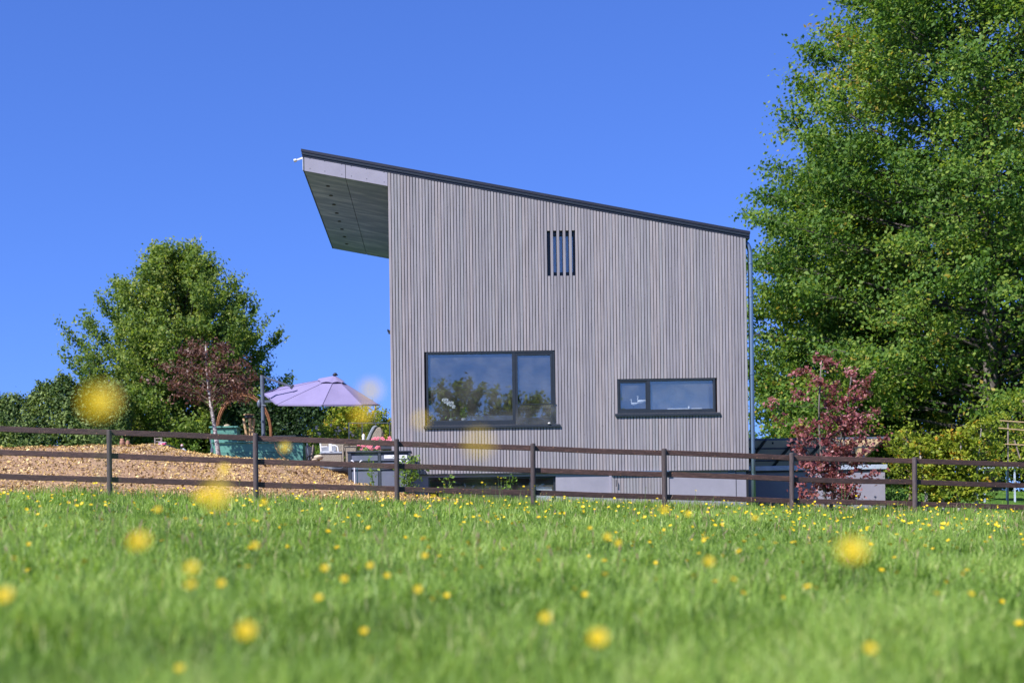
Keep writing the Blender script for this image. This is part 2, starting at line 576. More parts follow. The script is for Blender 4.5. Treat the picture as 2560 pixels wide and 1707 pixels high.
M['chips'] = leafmat('wood_chip', [(0, (0.11, 0.055, 0.018)), (0.35, (0.33, 0.20, 0.068)), (0.75, (0.58, 0.40, 0.145)), (1, (0.82, 0.64, 0.31))], 0.0, 0.8, 0.2)
M['petal'] = leafmat('buttercup_petal', [(0, (0.80, 0.60, 0.01)), (1, (0.85, 0.68, 0.02))], 0.35, 0.3, 0.6)
M['petal2'] = pm('buttercup_petal_near', (0.60, 0.43, 0.008), 20, 0.45, spec=0.25)
M['pollen'] = pm('buttercup_centre', (0.62, 0.42, 0.01), 30, 0.8)

# ---------------------------------------------------------------- the ground
xs = np.unique(np.concatenate([np.linspace(-900, -60, 18), np.linspace(-60, -18, 43), np.linspace(-18, 22, 131), np.linspace(22, 60, 39), np.linspace(60, 900, 18)]))
ys = np.unique(np.concatenate([np.linspace(-900, -60, 16), np.linspace(-60, 0, 41), np.linspace(0, 46, 151), np.linspace(46, 100, 40), np.linspace(100, 1500, 20)]))
GX, GY = np.meshgrid(xs, ys)
V = np.stack([GX, GY, ground(GX, GY)], -1).reshape(-1, 3)
nx = len(xs)
i = np.arange(len(ys) - 1)[:, None] * nx + np.arange(nx - 1)[None, :]
Q = np.stack([i, i + 1, i + nx + 1, i + nx], -1).reshape(-1, 4)
g = quads('meadow', V, Q, M['ground'])
g.data.polygons.foreach_set('use_smooth', [True] * len(g.data.polygons))
tag(g, kind='structure')


# ---------------------------------------------------------------- the house
HY = 33.0
def fx(px, py=1000): return at(px, py, HY).x
def fz(px, py): return at(px, py, HY).z
XL, XR = -1.465, 6.825
HD = 7.7
RS = 0.198
def ztop(x): return 10.05 - RS * (x + 3.45)
ZB = 2.53                       # bottom of the cladding
house = thing('house', 'tall timber-clad house with a single pitched roof jutting out on its left', 'house', (XL, HY, gz(XL, HY)))

# openings in the front wall (x0, x1, z0, z1)
bw = (fx(1065.5, 970), fx(1388, 970), fz(1226, 1062), fz(1226, 878))
sw = (fx(1543.5, 995), fx(1789, 995), fz(1666, 1032), fz(1666, 946))
pitch = (XR - XL) / 115.0
slot0 = XL + 51 * pitch
vw = (slot0, slot0 + 9 * pitch, fz(1403, 690), fz(1403, 577))
dw = (fx(1530, 1220), fx(1674, 1220), 1.5, ZB)          # clad door in the plinth
gw = (fx(1071, 1220), fx(1390, 1220), 1.85, fz(1230, 1191))


def wall_with_holes(mb, x0, x1, z0, z1f, holes, y0, y1):
    cuts = sorted(set([x0, x1] + [h[0] for h in holes] + [h[1] for h in holes]))
    for a, b in zip(cuts[:-1], cuts[1:]):
        if b - a < 1e-5: continue
        hs = sorted([h for h in holes if h[0] <= a + 1e-6 and h[1] >= b - 1e-6], key=lambda h: h[2])
        z = z0
        for h in hs:
            if h[2] > z: mb.box(a, b, y0, y1, z, h[2])
            z = h[3]
        mb.hull8([(a, y0, z), (b, y0, z), (b, y1, z), (a, y1, z), (a, y0, z1f(a)), (b, y0, z1f(b)), (b, y1, z1f(b)), (a, y1, z1f(a))])


mb = MB()
wall_with_holes(mb, XL + .02, XR - .02, ZB, lambda x: ztop(x) - .16, [bw, sw, vw], HY + .025, HY + .28)
part('wall', mb, M['membrane'], house)
mb = MB()
wall_with_holes(mb, XL + .05, XR - .03, 1.2, lambda x: ZB - .002, [gw, dw], HY + .03, HY + .30)
part('plinth', mb, M['render'], house)
for (xa, xb) in ((XL, XL + .2), (XR - .2, XR)):
    mb = MB()
    za, zb = ztop(xa) - .16, ztop(xb) - .16
    mb.hull8([(xa + .01, HY + .30, 1.2), (xb - .01, HY + .30, 1.2), (xb - .01, HY + HD, 1.2), (xa + .01, HY + HD, 1.2),
              (xa + .01, HY + .30, za), (xb - .01, HY + .30, zb), (xb - .01, HY + HD, zb), (xa + .01, HY + HD, za)])
    part('side_wall', mb, M['slate_dark'] if xb > 0 else M['board'], house)
mb = MB()
mb.prism([(XL + .2, 1.2), (XR - .2, 1.2), (XR - .2, ztop(XR - .2) - .16), (XL + .2, ztop(XL + .2) - .16)], HY + HD - .3, HY + HD - .01)
part('back_wall', mb, M['inner'], house)
part('interior_floor', MB().box(XL + .2, XR - .2, HY + .30, HY + HD - .3, 2.6, 2.9), M['inner'], house)
part('interior_floor', MB().box(XL + .2, XR - .2, HY + .30, HY + HD - .3, 5.5, 5.7), M['inner'], house)
part('interior_wall', MB().box(3.05, 3.2, HY + .30, HY + 5, 2.9, 5.5), M['inner'], house)
part('interior_wall', MB().box(3.2, XR - .2, HY + 1.5, HY + 1.6, 2.9, 5.5), M['innerpale'], house)

# cladding boards, one by one
def boards():
    for k in range(115):
        a = XL + k * pitch
        b = a + pitch - .0135 + random.uniform(-.0008, .0008)
        y0 = HY - .022 + random.uniform(-.002, .002)
        segs = []
        lo = ZB - .03 + random.uniform(-.003, .003)
        c = (a + b) / 2
        hol = []
        for h in (bw, sw):
            if h[0] - .012 < c < h[1] + .012: hol.append((h[2] - .0, h[3] + .0))
        if vw[0] < c < vw[1] and (k - 51) % 2 == 0: hol.append((vw[2], vw[3]))
        hol.sort()
        z = lo
        for (h0, h1) in hol:
            segs.append((z, h0, h0)); z = h1
        segs.append((z, ztop(a) - .115, ztop(b) - .115))
        for (z0, za, zb) in segs:
            mb = MB()
            e = .004
            mb.add([(a, HY + .022, z0), (a, y0 + e, z0), (a + e, y0, z0), (b - e, y0, z0), (b, y0 + e, z0), (b, HY + .022, z0),
                    (a, HY + .022, za), (a, y0 + e, za), (a + e, y0, za), (b - e, y0, zb), (b, y0 + e, zb), (b, HY + .022, zb)],
                   [(0, 1, 7, 6), (1, 2, 8, 7), (2, 3, 9, 8), (3, 4, 10, 9), (4, 5, 11, 10), (0, 5, 4, 3, 2, 1), (6, 7, 8, 9, 10, 11), (0, 6, 11, 5)])
            part('board', mb, M['board'], house)
boards()
# drip flashing under the cladding
part('flashing', MB().box(XL, XR, HY - .03, HY + .028, ZB - .052, ZB - .037), M['alu'], house)

# roof, verge trim, fascia and soffit panels
Y0, Y1 = HY - .05, HY + HD + .05
def slab(x0, x1, y0, y1, t0, t1):
    """sloping slab between t0 and t1 below the roof top"""
    return MB().hull8([(x0, y0, ztop(x0) - t1), (x1, y0, ztop(x1) - t1), (x1, y1, ztop(x1) - t1), (x0, y1, ztop(x0) - t1),
                       (x0, y0, ztop(x0) - t0), (x1, y0, ztop(x1) - t0), (x1, y1, ztop(x1) - t0), (x0, y1, ztop(x0) - t0)])
rf = part('roof', slab(-3.45, 6.90, Y0 + .02, Y1, 0.0, .155), M['roofmetal'], house)
part('verge_trim', slab(-3.47, 6.91, Y0 - .012, Y0 + .018, -.012, .05), M['roofmetal'], rf)
part('verge_trim', slab(-3.46, 6.90, Y0 + .0, Y0 + .018, .052, .108), M['alu'], rf)
jx = fx(864, 440)
for (a, b) in ((-3.40, jx - .006), (jx + .006, XL - .012)):
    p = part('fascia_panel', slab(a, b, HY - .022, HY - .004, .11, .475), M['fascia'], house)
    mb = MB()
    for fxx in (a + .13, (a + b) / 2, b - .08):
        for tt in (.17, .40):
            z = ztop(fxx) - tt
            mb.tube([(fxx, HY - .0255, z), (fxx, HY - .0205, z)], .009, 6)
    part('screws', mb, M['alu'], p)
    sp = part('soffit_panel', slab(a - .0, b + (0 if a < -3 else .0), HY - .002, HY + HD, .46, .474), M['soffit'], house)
part('eave_core', slab(-3.36, XL, HY + .0, HY + HD - .01, .157, .455), M['black'], house)
part('end_fascia', slab(-3.43, -3.405, HY - .02, HY + HD, .11, .478), M['slate_dark'], house)
# downlights in the soffit
lx = at(812, 432, HY).x
for k in range(8):
    y = 33.95 + k * .83
    z = ztop(lx) - .4745
    mb = MB().tube([(lx, y, z + .001), (lx, y, z - .006)], .062, 16)
    d = part('downlight', mb, M['black'], house, smooth=False)

# the wall lamp arm at the roof corner, and a small box on the left wall
b0 = at(734.5, 403, 33.3); b1 = at(757, 395, 33.3)
lamp = thing('floodlight', 'slim white lamp arm sticking out from the tip of the roof', 'lamp', b1)
part('arm', MB().beam(b1, b0 + (b1 - b0) * .3, .03, .035), M['white'], lamp)
part('lamp_head', MB().beam(b0 + (b1 - b0) * .3, b0, .12, .045), M['white'], lamp, bevel=.008)
part('back_plate', MB().box(b1.x, b1.x + .02, b1.y - .06, b1.y + .06, b1.z - .3, b1.z + .05), M['white'], lamp)
q = at(974.5, 830, 33.6)
tg = thing('outdoor_socket', 'small dark fitting on the left edge of the timber wall', 'fitting', q)
part('housing', MB().box(XL - .07, XL + .01, 33.5, 33.6, q.z - .05, q.z + .03), M['alu'], tg, bevel=.01)
part('cover', MB().box(XL - .09, XL - .06, 33.49, 33.61, q.z + .0, q.z + .05), M['alu'], tg, bevel=.005)

# ---- windows
def window(h, splitpx, name='window', label=None, bottom=.11):
    x0, x1, z0, z1 = h
    yo = HY - .012
    fr = MB()
    t = .05
    fr.box(x0 + .003, x0 + t, yo, yo + .12, z0, z1 - .003)
    fr.box(x1 - t, x1 - .003, yo, yo + .12, z0, z1 - .003)
    fr.box(x0 + t, x1 - t, yo, yo + .12, z1 - t, z1 - .003)
    fr.box(x0 + t, x1 - t, yo, yo + .12, z0, z0 + bottom)
    m0, m1 = splitpx
    fr.box(m0, m1, yo + .002, yo + .12, z0 + bottom, z1 - t)
    wf = part(name, fr, M['alu'], house, bevel=.004)
    if label: wf['label'] = label
    return wf


wf = window(bw, (fx(1281, 970), fx(1289, 970)), label='wide picture window with anthracite frame')
part('pane', MB().box(bw[0] + .052, fx(1281, 970) - .002, HY + .04, HY + .048, bw[2] + .112, bw[3] - .052), M['glass'], wf)
sx0, sx1 = fx(1289, 970) + .002, bw[1] - .052
sa0, sa1 = bw[2] + .112, bw[3] - .052
sf = MB()
for (a, b, c, d) in ((sx0, sx0 + .05, sa0, sa1), (sx1 - .05, sx1, sa0, sa1), (sx0 + .05, sx1 - .05, sa1 - .05, sa1), (sx0 + .05, sx1 - .05, sa0, sa0 + .05)):
    sf.box(a, b, HY - .004, HY + .07, c, d)
part('sash', sf, M['alu'], wf, bevel=.003)
part('pane', MB().box(sx0 + .052, sx1 - .052, HY + .03, HY + .038, sa0 + .052, sa1 - .052), M['glass'], wf)
part('sill', MB().hull8([(bw[0] - .07, HY - .06, bw[2] - .075), (bw[1] + .10, HY - .06, bw[2] - .075), (bw[1] + .10, HY - .024, bw[2] - .055), (bw[0] - .07, HY - .024, bw[2] - .055),
                         (bw[0] - .07, HY - .06, bw[2] - .03), (bw[1] + .10, HY - .06, bw[2] - .03), (bw[1] + .10, HY - .024, bw[2] - .002), (bw[0] - .07, HY - .024, bw[2] - .002)]), M['alu'], wf)
gb0, gb1 = fx(1289, 1030), bw[1] + .01
part('balustrade', MB().box(gb0, gb1, HY - .045, HY - .035, bw[2] + .0, fz(1340, 1011)), M['glass_clear'], wf)
part('balustrade_rail', MB().box(gb0, gb1, HY - .05, HY - .03, fz(1340, 1011), fz(1340, 1011) + .014), M['alu'], wf)

szs_ = sw[2] + .08
wf = window(sw, (fx(1617, 990), fx(1626, 990)), label='low strip window with anthracite frame', bottom=.085)
s0, s1, a0, a1 = sw[0] + .052, fx(1617, 990) - .002, sw[2] + .087, sw[3] - .052
sf = MB()
for (a, b, c, d) in ((s0, s0 + .02, a0, a1), (s1 - .02, s1, a0, a1), (s0 + .02, s1 - .02, a1 - .035, a1), (s0 + .02, s1 - .02, a0, a0 + .02)):
    sf.box(a, b, HY - .004, HY + .07, c, d)
part('sash', sf, M['alu'], wf, bevel=.003)
part('pane', MB().box(s0 + .022, s1 - .022, HY + .03, HY + .038, a0 + .022, a1 - .037), M['glass'], wf)
part('pane', MB().box(fx(1626, 990) + .002, sw[1] - .052, HY + .04, HY + .048, a0, a1), M['glass'], wf)
part('blind_or_backing', MB().box(fx(1626, 990) + .01, sw[1] - .06, HY + .50, HY + .51, szs_, sw[3]), M['blind_or_backing'], wf)  # added pale sheet, only there to brighten the right-hand pane
part('sill', MB().hull8([(sw[0] - .06, HY - .06, sw[2] - .075), (sw[1] + .10, HY - .06, sw[2] - .075), (sw[1] + .10, HY - .024, sw[2] - .055), (sw[0] - .06, HY - .024, sw[2] - .055),
                         (sw[0] - .06, HY - .06, sw[2] - .03), (sw[1] + .10, HY - .06, sw[2] - .03), (sw[1] + .10, HY - .024, sw[2] - .002), (sw[0] - .06, HY - .024, sw[2] - .002)]), M['alu'], wf)

# window behind the slats
x0, x1, z0, z1 = vw
fr = MB()
fr.box(x0, x0 + .11, HY + .06, HY + .16, z0, z1); fr.box(x1 - .05, x1, HY + .06, HY + .16, z0, z1)
fr.box(x0 + .11, x1 - .05, HY + .06, HY + .16, z1 - .10, z1); fr.box(x0 + .11, x1 - .05, HY + .06, HY + .16, z0, z0 + .10)
wf = part('window', fr, M['alu'], house, bevel=.004)
wf['label'] = 'upright window behind open slats'
part('pane', MB().box(x0 + .112, x1 - .052, HY + .10, HY + .108, z0 + .102, z1 - .102), M['glass'], wf)
part('interior_wall', MB().box(x0 - .3, x1 + .3, HY + .9, HY + 1.0, z0 - .4, z1 + .4), M['inner'], house)

# low basement window, door, vent in the plinth
x0, x1, z0, z1 = gw
fr = MB()
fr.box(x0, x0 + .04, HY + .10, HY + .2, z0, z1); fr.box(x1 - .05, x1, HY + .10, HY + .2, z0, z1)
mx_ = fx(1325, 1210)
fr.box(mx_, mx_ + .06, HY + .10, HY + .2, z0, z1 - .04); fr.box(x0 + .04, x1 - .05, HY + .10, HY + .2, z1 - .04, z1)
wf = part('window', fr, M['alu'], house)
wf['label'] = 'long low basement window beneath the cladding'
part('pane', MB().box(x0 + .04, mx_, HY + .14, HY + .148, z0, z1 - .04), M['glass_dim'], wf)
part('pane', MB().box(mx_ + .06, x1 - .05, HY + .14, HY + .148, z0, z1 - .04), M['glass_dim'], wf)
part('blind_or_backing', MB().box(mx_ + .1, x1 - .08, HY + .2, HY + .21, z0, z0 + .33), M['white'], wf)

door = part('door', MB().box(dw[0] + .005, dw[1] - .005, HY + .06, HY + .12, 1.4, ZB - .06), M['membrane'], house)
door['label'] = 'timber clad basement door'
n = 19
dp = (dw[1] - dw[0]) / n
for k in range(n):
    a = dw[0] + k * dp + .003
    part('board', MB().box(a, a + dp - .0135, HY + .012, HY + .058, 1.42, ZB - .07), M['board'], door)
part('door_frame', MB().box(dw[0] - .06, dw[0] - .002, HY + .005, HY + .028, 1.3, ZB - .06), M['fascia'], door)
hp = at(1540, 1207, HY)
part('handle', MB().tube([hp + Vector((0, -.03, .08)), hp + Vector((0, -.05, .06)), hp + Vector((0, -.05, -.06)), hp + Vector((0, -.03, -.08))], .01, 8), M['alu'], door)
part('lintel_flashing', MB().box(fx(1523, 1175), fx(1672, 1175), HY - .075, HY - .032, ZB - .055, ZB - .03), M['zinc'], door)
mb = MB()
vx0, vx1, vz0, vz1 = fx(1821, 1180), fx(1838, 1180), fz(1830, 1186), fz(1830, 1172)
for k in range(5):
    z = vz0 + (vz1 - vz0) * k / 5
    mb.hull8([(vx0, HY + .0, z), (vx1, HY + .0, z), (vx1, HY + .028, z + .01), (vx0, HY + .028, z + .01), (vx0, HY + .0, z + .006), (vx1, HY + .0, z + .006), (vx1, HY + .028, z + .024), (vx0, HY + .028, z + .024)])
part('vent_grille', mb, M['zinc'], house)
part('plinth_joint', MB().box(fx(1840, 1200), fx(1840, 1200) + .012, HY + .024, HY + .029, 1.3, ZB - .06), M['black'], house)
part('plinth_joint', MB().box(fx(1866, 1200), fx(1866, 1200) + .05, HY + .02, HY + .029, 1.3, ZB - .06), M['black'], house)

# downpipe
pxx = 6.925
dpz = fz(1876, 606)
dpp = part('downpipe', MB().tube([(6.76, HY + .14, dpz + .04), (6.82, HY + .13, dpz + .03), (6.87, HY + .10, dpz - .02), (6.905, HY + .085, dpz - .10), (pxx, HY + .08, dpz - .22), (pxx, HY + .08, 3.0), (pxx + .005, HY + .08, 1.4)], .054, 14), M['zinc'], house, smooth=True)
for pz in (dpz - .5, 6.5, 4.7, 2.35):
    part('pipe_bracket', MB().lathe([(.058, 0), (.062, .005), (.062, .035), (.058, .04)], (pxx, HY + .08, pz), 14), M['zinc'], dpp)

# ---- things standing behind the panes
sill_y = HY + .26
part('inner_sill', MB().box(bw[0] + .02, bw[1] - .02, HY + .11, HY + .5, bw[2] + .02, bw[2] + .085), M['slate_dark'], house)
part('inner_sill', MB().box(sw[0] + .02, sw[1] - .02, HY + .11, HY + .5, sw[2] + .02, sw[2] + .08), M['white'], house)
szb, szs = bw[2] + .085, sw[2] + .08


def orchid(px, label):
    p = at(px, 1040, sill_y); x = p.x
    t = thing('orchid', label, 'orchid', (x, sill_y, szb))
    part('pot', MB().lathe([(.035, 0), (.05, .09), (.052, .095), (.046, .095), (.044, .07)], (x, sill_y, szb), 14), M['ceramic'], t, smooth=True)
    for s, hh in ((-1, .53), (1, .46)):
        pts = [(x, sill_y, szb + .07), (x - .01 * s, sill_y, szb + hh * .5), (x - .03 * s - .04, sill_y, szb + hh * .9), (x - .09 * (1 if s < 0 else -.4) - .02, sill_y - .02, szb + hh)]
        part('flower_stem', MB().tube(pts, .005, 5), M['leafstem'], t)
        fm = MB()
        ex, ey, ez = pts[-1]
        for j in range(4):
            cx, cz = ex - .05 + .05 * j * .7, ez - .035 * (j % 2) - .05 * (j > 2)
            for a in range(5):
                an = a * 2 * math.pi / 5 + j
                fm.ball((cx + .028 * math.cos(an), ey - .02 - .01 * (a % 2), cz + .028 * math.sin(an)), .024, .006, .022, 7, 4)
        part('blossom', fm, M['ceramic'], t, smooth=True)
    lm = MB()
    for a in (-.9, -.3, .4, 1.1, 2.4, 3.9):
        c, s_ = math.cos(a), math.sin(a)
        pts = [(0, .06), (.07, .13), (.15, .14), (.2, .08)]
        for (r0, h0), (r1, h1) in zip(pts[:-1], pts[1:]):
            w0, w1 = .022 * (1 if r0 else .4), .024 if r1 < .19 else .003
            lm.add([(x + c * r0 - s_ * w0, sill_y + s_ * r0 * .6 + c * w0, szb + h0), (x + c * r0 + s_ * w0, sill_y + s_ * r0 * .6 - c * w0, szb + h0),
                    (x + c * r1 + s_ * w1, sill_y + s_ * r1 * .6 - c * w1, szb + h1), (x + c * r1 - s_ * w1, sill_y + s_ * r1 * .6 + c * w1, szb + h1)], [(0, 1, 2, 3)])
    part('leaves', lm, M['leafplain'], t)


orchid(1127, 'white orchid in a pot standing inside the picture window')


def diamonds(P, N, size, asp=.55, rg=rng):
    """leaf shaped quads round points P with normals N"""
    n = len(P)
    rnd = rg.normal(size=(n, 3))
    a = np.cross(N, rnd)
    a /= np.linalg.norm(a, axis=1)[:, None] + 1e-9
    b = np.cross(N, a)
    s = size if hasattr(size, '__len__') else np.full(n, size)
    s = (s * rg.uniform(.5, 1.35, n))[:, None]
    Vv = np.stack([P - a * s * .5, P - b * s * asp * .5 + a * s * .06, P + a * s * .5, P + b * s * asp * .5 + a * s * .06], 1).reshape(-1, 3)
    Fq = np.arange(n * 4).reshape(-1, 4)
    return Vv, Fq


def unit(v):
    return v / (np.linalg.norm(v, axis=1)[:, None] + 1e-9)


def leafball(name, c, rad, n, size, mat, parent, up=.5, seed=1):
    rg = np.random.default_rng(seed)
    d = unit(rg.normal(size=(n, 3)))
    P = np.array(c) + d * np.array(rad) * (rg.uniform(0.15, 1, n) ** .6)[:, None] * (1 + .25 * np.sin(d[:, 0:1] * 5 + seed) * np.cos(d[:, 2:3] * 6))
    N = unit(d + rg.normal(size=(n, 3)) * .7 + np.array([0, 0, up]))
    Vv, Fq = diamonds(P, N, size, .6, rg)
    return quads(name, Vv, Fq, mat, parent, np.clip(rg.normal(.5, .22, n), 0, 1))


p = at(1160, 1040, sill_y)
t = thing('potted_plant', 'bushy green plant in a white pot inside the picture window', 'plant', (p.x, sill_y, szb))
part('pot', MB().lathe([(.05, 0), (.066, .09), (.07, .1), (.06, .1), (.058, .07)], (p.x, sill_y, szb), 14), M['ceramic'], t, smooth=True)
leafball('foliage', (p.x, sill_y, szb + .22), (.11, .1, .17), 170, .05, M['leaf_young'], t)
p = at(1101, 1040, sill_y)
t = thing('bowl', 'small turquoise bowl left of the orchid on the window sill', 'bowl', (p.x, sill_y, szb))
part('bowl_body', MB().lathe([(.02, 0), (.05, .05), (.045, .05), (.02, .015)], (p.x, sill_y, szb), 14), M['teal'], t, smooth=True)
part('foot', MB().lathe([(.025, -.001), (.02, .008)], (p.x, sill_y, szb), 12), M['teal'], t)
# kitchen block deeper in the room
ky = HY + 1.1
k0, k1 = at(1174, 1050, ky), at(1281, 1034, ky)
kt = thing('sideboard', 'low white cabinet seen through the picture window', 'cabinet', (k0.x, ky, 2.9))
part('carcass', MB().box(k0.x, k1.x, ky, ky + .5, 2.9, k1.z - .03), M['white'], kt)
part('worktop', MB().box(k0.x - .03, k1.x + .03, ky - .02, ky + .52, k1.z - .03, k1.z), M['slate_dark'], kt)
for k in range(4):
    dx = (k1.x - k0.x) / 4
    part('cabinet_door', MB().box(k0.x + dx * k + .01, k0.x + dx * (k + 1) - .01, ky - .015, ky, 2.95, k1.z - .06), M['white'], kt)
p = at(1235, 1030, ky + .2)
t = thing('kettle', 'round black kettle on the white cabinet behind the window', 'kettle', (p.x, ky + .2, k1.z))
part('body', MB().lathe([(.05, 0), (.085, .03), (.09, .08), (.06, .13), (.02, .15), (.012, .17)], (p.x, ky + .2, k1.z), 16), M['black'], t, smooth=True)
part('handle', MB().tube([(p.x - .08, ky + .2, k1.z + .09), (p.x - .1, ky + .2, k1.z + .2), (p.x, ky + .2, k1.z + .24), (p.x + .09, ky + .2, k1.z + .19)], .008, 6), M['black'], t)
part('spout', MB().tube([(p.x + .07, ky + .2, k1.z + .07), (p.x + .13, ky + .2, k1.z + .14)], [.018, .01], 8), M['black'], t)


def bird(px, py, s, label):
    p = at(px, py, HY + .2)
    t = thing('bird_figurine', label, 'figurine', (p.x, HY + .2, szs), 'white bird figurines on the sill')
    x, y, z = p.x, HY + .2, p.z
    bdy = MB()
    bdy.tube([(x - .06 * s, y, z), (x - .04 * s, y, z + .0), (x, y, z - .005), (x + .06 * s, y, z), (x + .14 * s, y, z + .018), (x + .19 * s, y, z + .03)], [.012 * s, .03 * s, .042 * s, .034 * s, .016 * s, .003], 10)
    part('body', bdy, M['ceramic'], t, smooth=True)
    part('neck', MB().tube([(x - .035 * s, y, z + .01), (x - .055 * s, y, z + .05 * s), (x - .045 * s, y, z + .10 * s), (x - .055 * s, y, z + .12 * s), (x - .085 * s, y, z + .115 * s)], [.022 * s, .014 * s, .013 * s, .017 * s, .004], 8), M['ceramic'], t, smooth=True)
    part('stand', MB().tube([(x, y, szs), (x, y, z - .03)], .004, 6), M['alu'], t)
    part('base', MB().lathe([(.03, 0), (.028, .01)], (x, y, szs), 12), M['white'], t)


bird(1583, 1009, .8, 'smaller white bird figurine, left of the two in the strip window')
bird(1600, 1003, 1.0, 'larger white bird figurine, right of the two in the strip window')
p = at(1572, 1016, HY + .2)
t = thing('shell', 'tiny white ornament on the sill left of the birds', 'ornament', (p.x, HY + .2, szs))
part('shell_body', MB().ball((p.x, HY + .2, szs + .02), .03, .02, .018), M['ceramic'], t, smooth=True)
p0, p1 = at(1667, 1020, HY + .3), at(1752, 1020, HY + .3)
t = thing('tray', 'long white tray lying on the sill of the strip window', 'tray', (p0.x, HY + .3, szs))
part('tray_body', MB().box(p0.x, p1.x, HY + .2, HY + .42, szs, szs + .035), M['ceramic'], t, bevel=.005)
part('rim', MB().box(p0.x - .01, p1.x + .01, HY + .19, HY + .2, szs + .02, szs + .045), M['ceramic'], t)
p = at(1722, 1018, HY + .18)
t = thing('candle_holder', 'small white candle holder standing on the strip window sill', 'candle holder', (p.x, HY + .16, szs))
part('holder', MB().lathe([(.03, 0), (.012, .02), (.012, .04), (.03, .06)], (p.x, HY + .16, szs), 12), M['ceramic'], t, smooth=True)
part('candle', MB().lathe([(.02, .06), (.02, .09)], (p.x, HY + .16, szs), 12), M['white'], t)
p = at(1373, 1052, HY - .06)
t = thing('pebble', 'pale round pebble on the right end of the window sill', 'stone', (p.x, HY - .06, bw[2] - .01))
part('pebble_body', MB().ball((p.x, HY - .065, bw[2] + .012), .035, .03, .024), M['slab'], t, smooth=True)
for px, sz in ((1352, .07), (1362, .06)):
    p = at(px, 1042, sill_y)
    t = thing('glass_jar', 'pale jar on the inner sill, %s of the pair behind the balustrade' % ('left' if px == 1352 else 'right'), 'jar', (p.x, sill_y, szb), 'jars on the inner sill')
    part('jar_body', MB().lathe([(.03, 0), (.035, .05), (.022, sz + .01), (.026, sz + .03)], (p.x, sill_y, szb), 12), M['ceramic'], t, smooth=True)
    part('twigs', MB().tube([(p.x, sill_y, szb + .05), (p.x - .03, sill_y, szb + .3)], .004, 4).tube([(p.x, sill_y, szb + .05), (p.x + .04, sill_y, szb + .24)], .004, 4), M['twig'], t)

# ---------------------------------------------------------------- annex and canopy on the right
AY = 34.75
ax0, ax1 = XR + .02, at(2213, 1230, AY).x
az1 = at(2100, 1166, AY).z
annex = thing('garage', 'low plastered annex with a pale metal coping right of the tall house', 'annex', ((ax0 + ax1) / 2, AY, gz(8, AY)))
part('wall', MB().box(ax0, ax1, AY, AY + 3.0, 1.0, az1 - .08), M['render'], annex)
part('coping', MB().box(ax0, ax1 + .05, AY - .05, AY + 3.05, az1 - .078, az1 + .035), M['coping'], annex, bevel=.006)
part('drip_edge', MB().box(ax0, ax1 + .03, AY - .025, AY - .005, az1 - .115, az1 - .078), M['alu'], annex)
# solar canopy: near edge high, falling away
ny, fy = 35.2, 38.6
nz_, fz_ = at(2000, 1097, ny).z, at(2000, 1097, ny).z - .62
cx0 = XR + .12
pw = 0.715
can = thing('solar_canopy', 'tilted canopy of solar panels seen from below behind the low annex', 'canopy', (cx0, ny, 3))
def cp(x, s, d=0): return Vector((x, ny + (fy - ny) * s, nz_ + (fz_ - nz_) * s + d))
rowsplit = [0, .24, .58, 1.0]
endx = at(2213, 1102, ny).x
ncol = int(round((endx - cx0) / pw)); pw = (endx - cx0) / ncol
for c in range(ncol):
    for r_ in range(3):
        a, b = cx0 + c * pw + .022, cx0 + (c + 1) * pw - .022
        s0, s1 = rowsplit[r_] + .008, rowsplit[r_ + 1] - .008
        part('panel', MB().add([cp(a, s0, .01), cp(b, s0, .01), cp(b, s1, .01), cp(a, s1, .01)], [(3, 2, 1, 0)]), M['pvback'], can)
for c in range(ncol + 1):
    x = cx0 + c * pw
    part('rafter', MB().beam(cp(x, -.01, -.01), cp(x, 1.0, -.01), .05, .07), M['alu'], can)
for s in rowsplit:
    part('purlin', MB().beam(cp(cx0 - .03, s, .0), cp(endx + .03, s, .0), .04, .05), M['grey'], can)
for x in (cx0 + .3, (cx0 + endx) / 2, endx - .4):
    for s in (.15, .85):
        q_ = cp(x, s)
        part('support', MB().box(q_.x - .03, q_.x + .03, q_.y - .03, q_.y + .03, az1 - .1, q_.z - .03), M['grey'], can)
jm = MB()
for k, x in enumerate((cx0 + .1, cx0 + .8, cx0 + 3.0)):
    q_ = cp(x + .15, .04, -.03); jm.box(q_.x - .02, q_.x + .02, q_.y - .02, q_.y + .02, q_.z - .05, q_.z)
part('junction_box', jm, M['black'], can)

# ---------------------------------------------------------------- post and rail fence
FY = 27.0
def fpost(k): return FY * (1 + .01834 * k), PX + (-870 + 356.5 * k) / (1 + .01834 * k)
KS = list(range(-1, 9))
tops = {-1: 1066, 0: 1075, 1: 1083, 2: 1097, 3: 1108, 4: 1121, 5: 1132, 6: 1143, 7: 1154, 8: 1163}
rl = {0: {-1: 1067, 0: 1080, 1: 1094, 2: 1108, 3: 1119, 4: 1131, 5: 1143, 6: 1152, 7: 1162, 8: 1172},
      1: {-1: 1126, 0: 1139, 1: 1153, 2: 1164, 3: 1175, 4: 1185, 5: 1197, 6: 1204, 7: 1213, 8: 1222},
      2: {-1: 1186, 0: 1197, 1: 1210, 2: 1221, 3: 1231, 4: 1242, 5: 1252, 6: 1259, 7: 1268, 8: 1277}}
Yc, pc = fpost(3)
fence = thing('fence', 'dark brown post and rail fence crossing the whole picture between meadow and house', 'fence', (at(pc, 1240, Yc).x, Yc, gz(at(pc, 1240, Yc).x, Yc)))
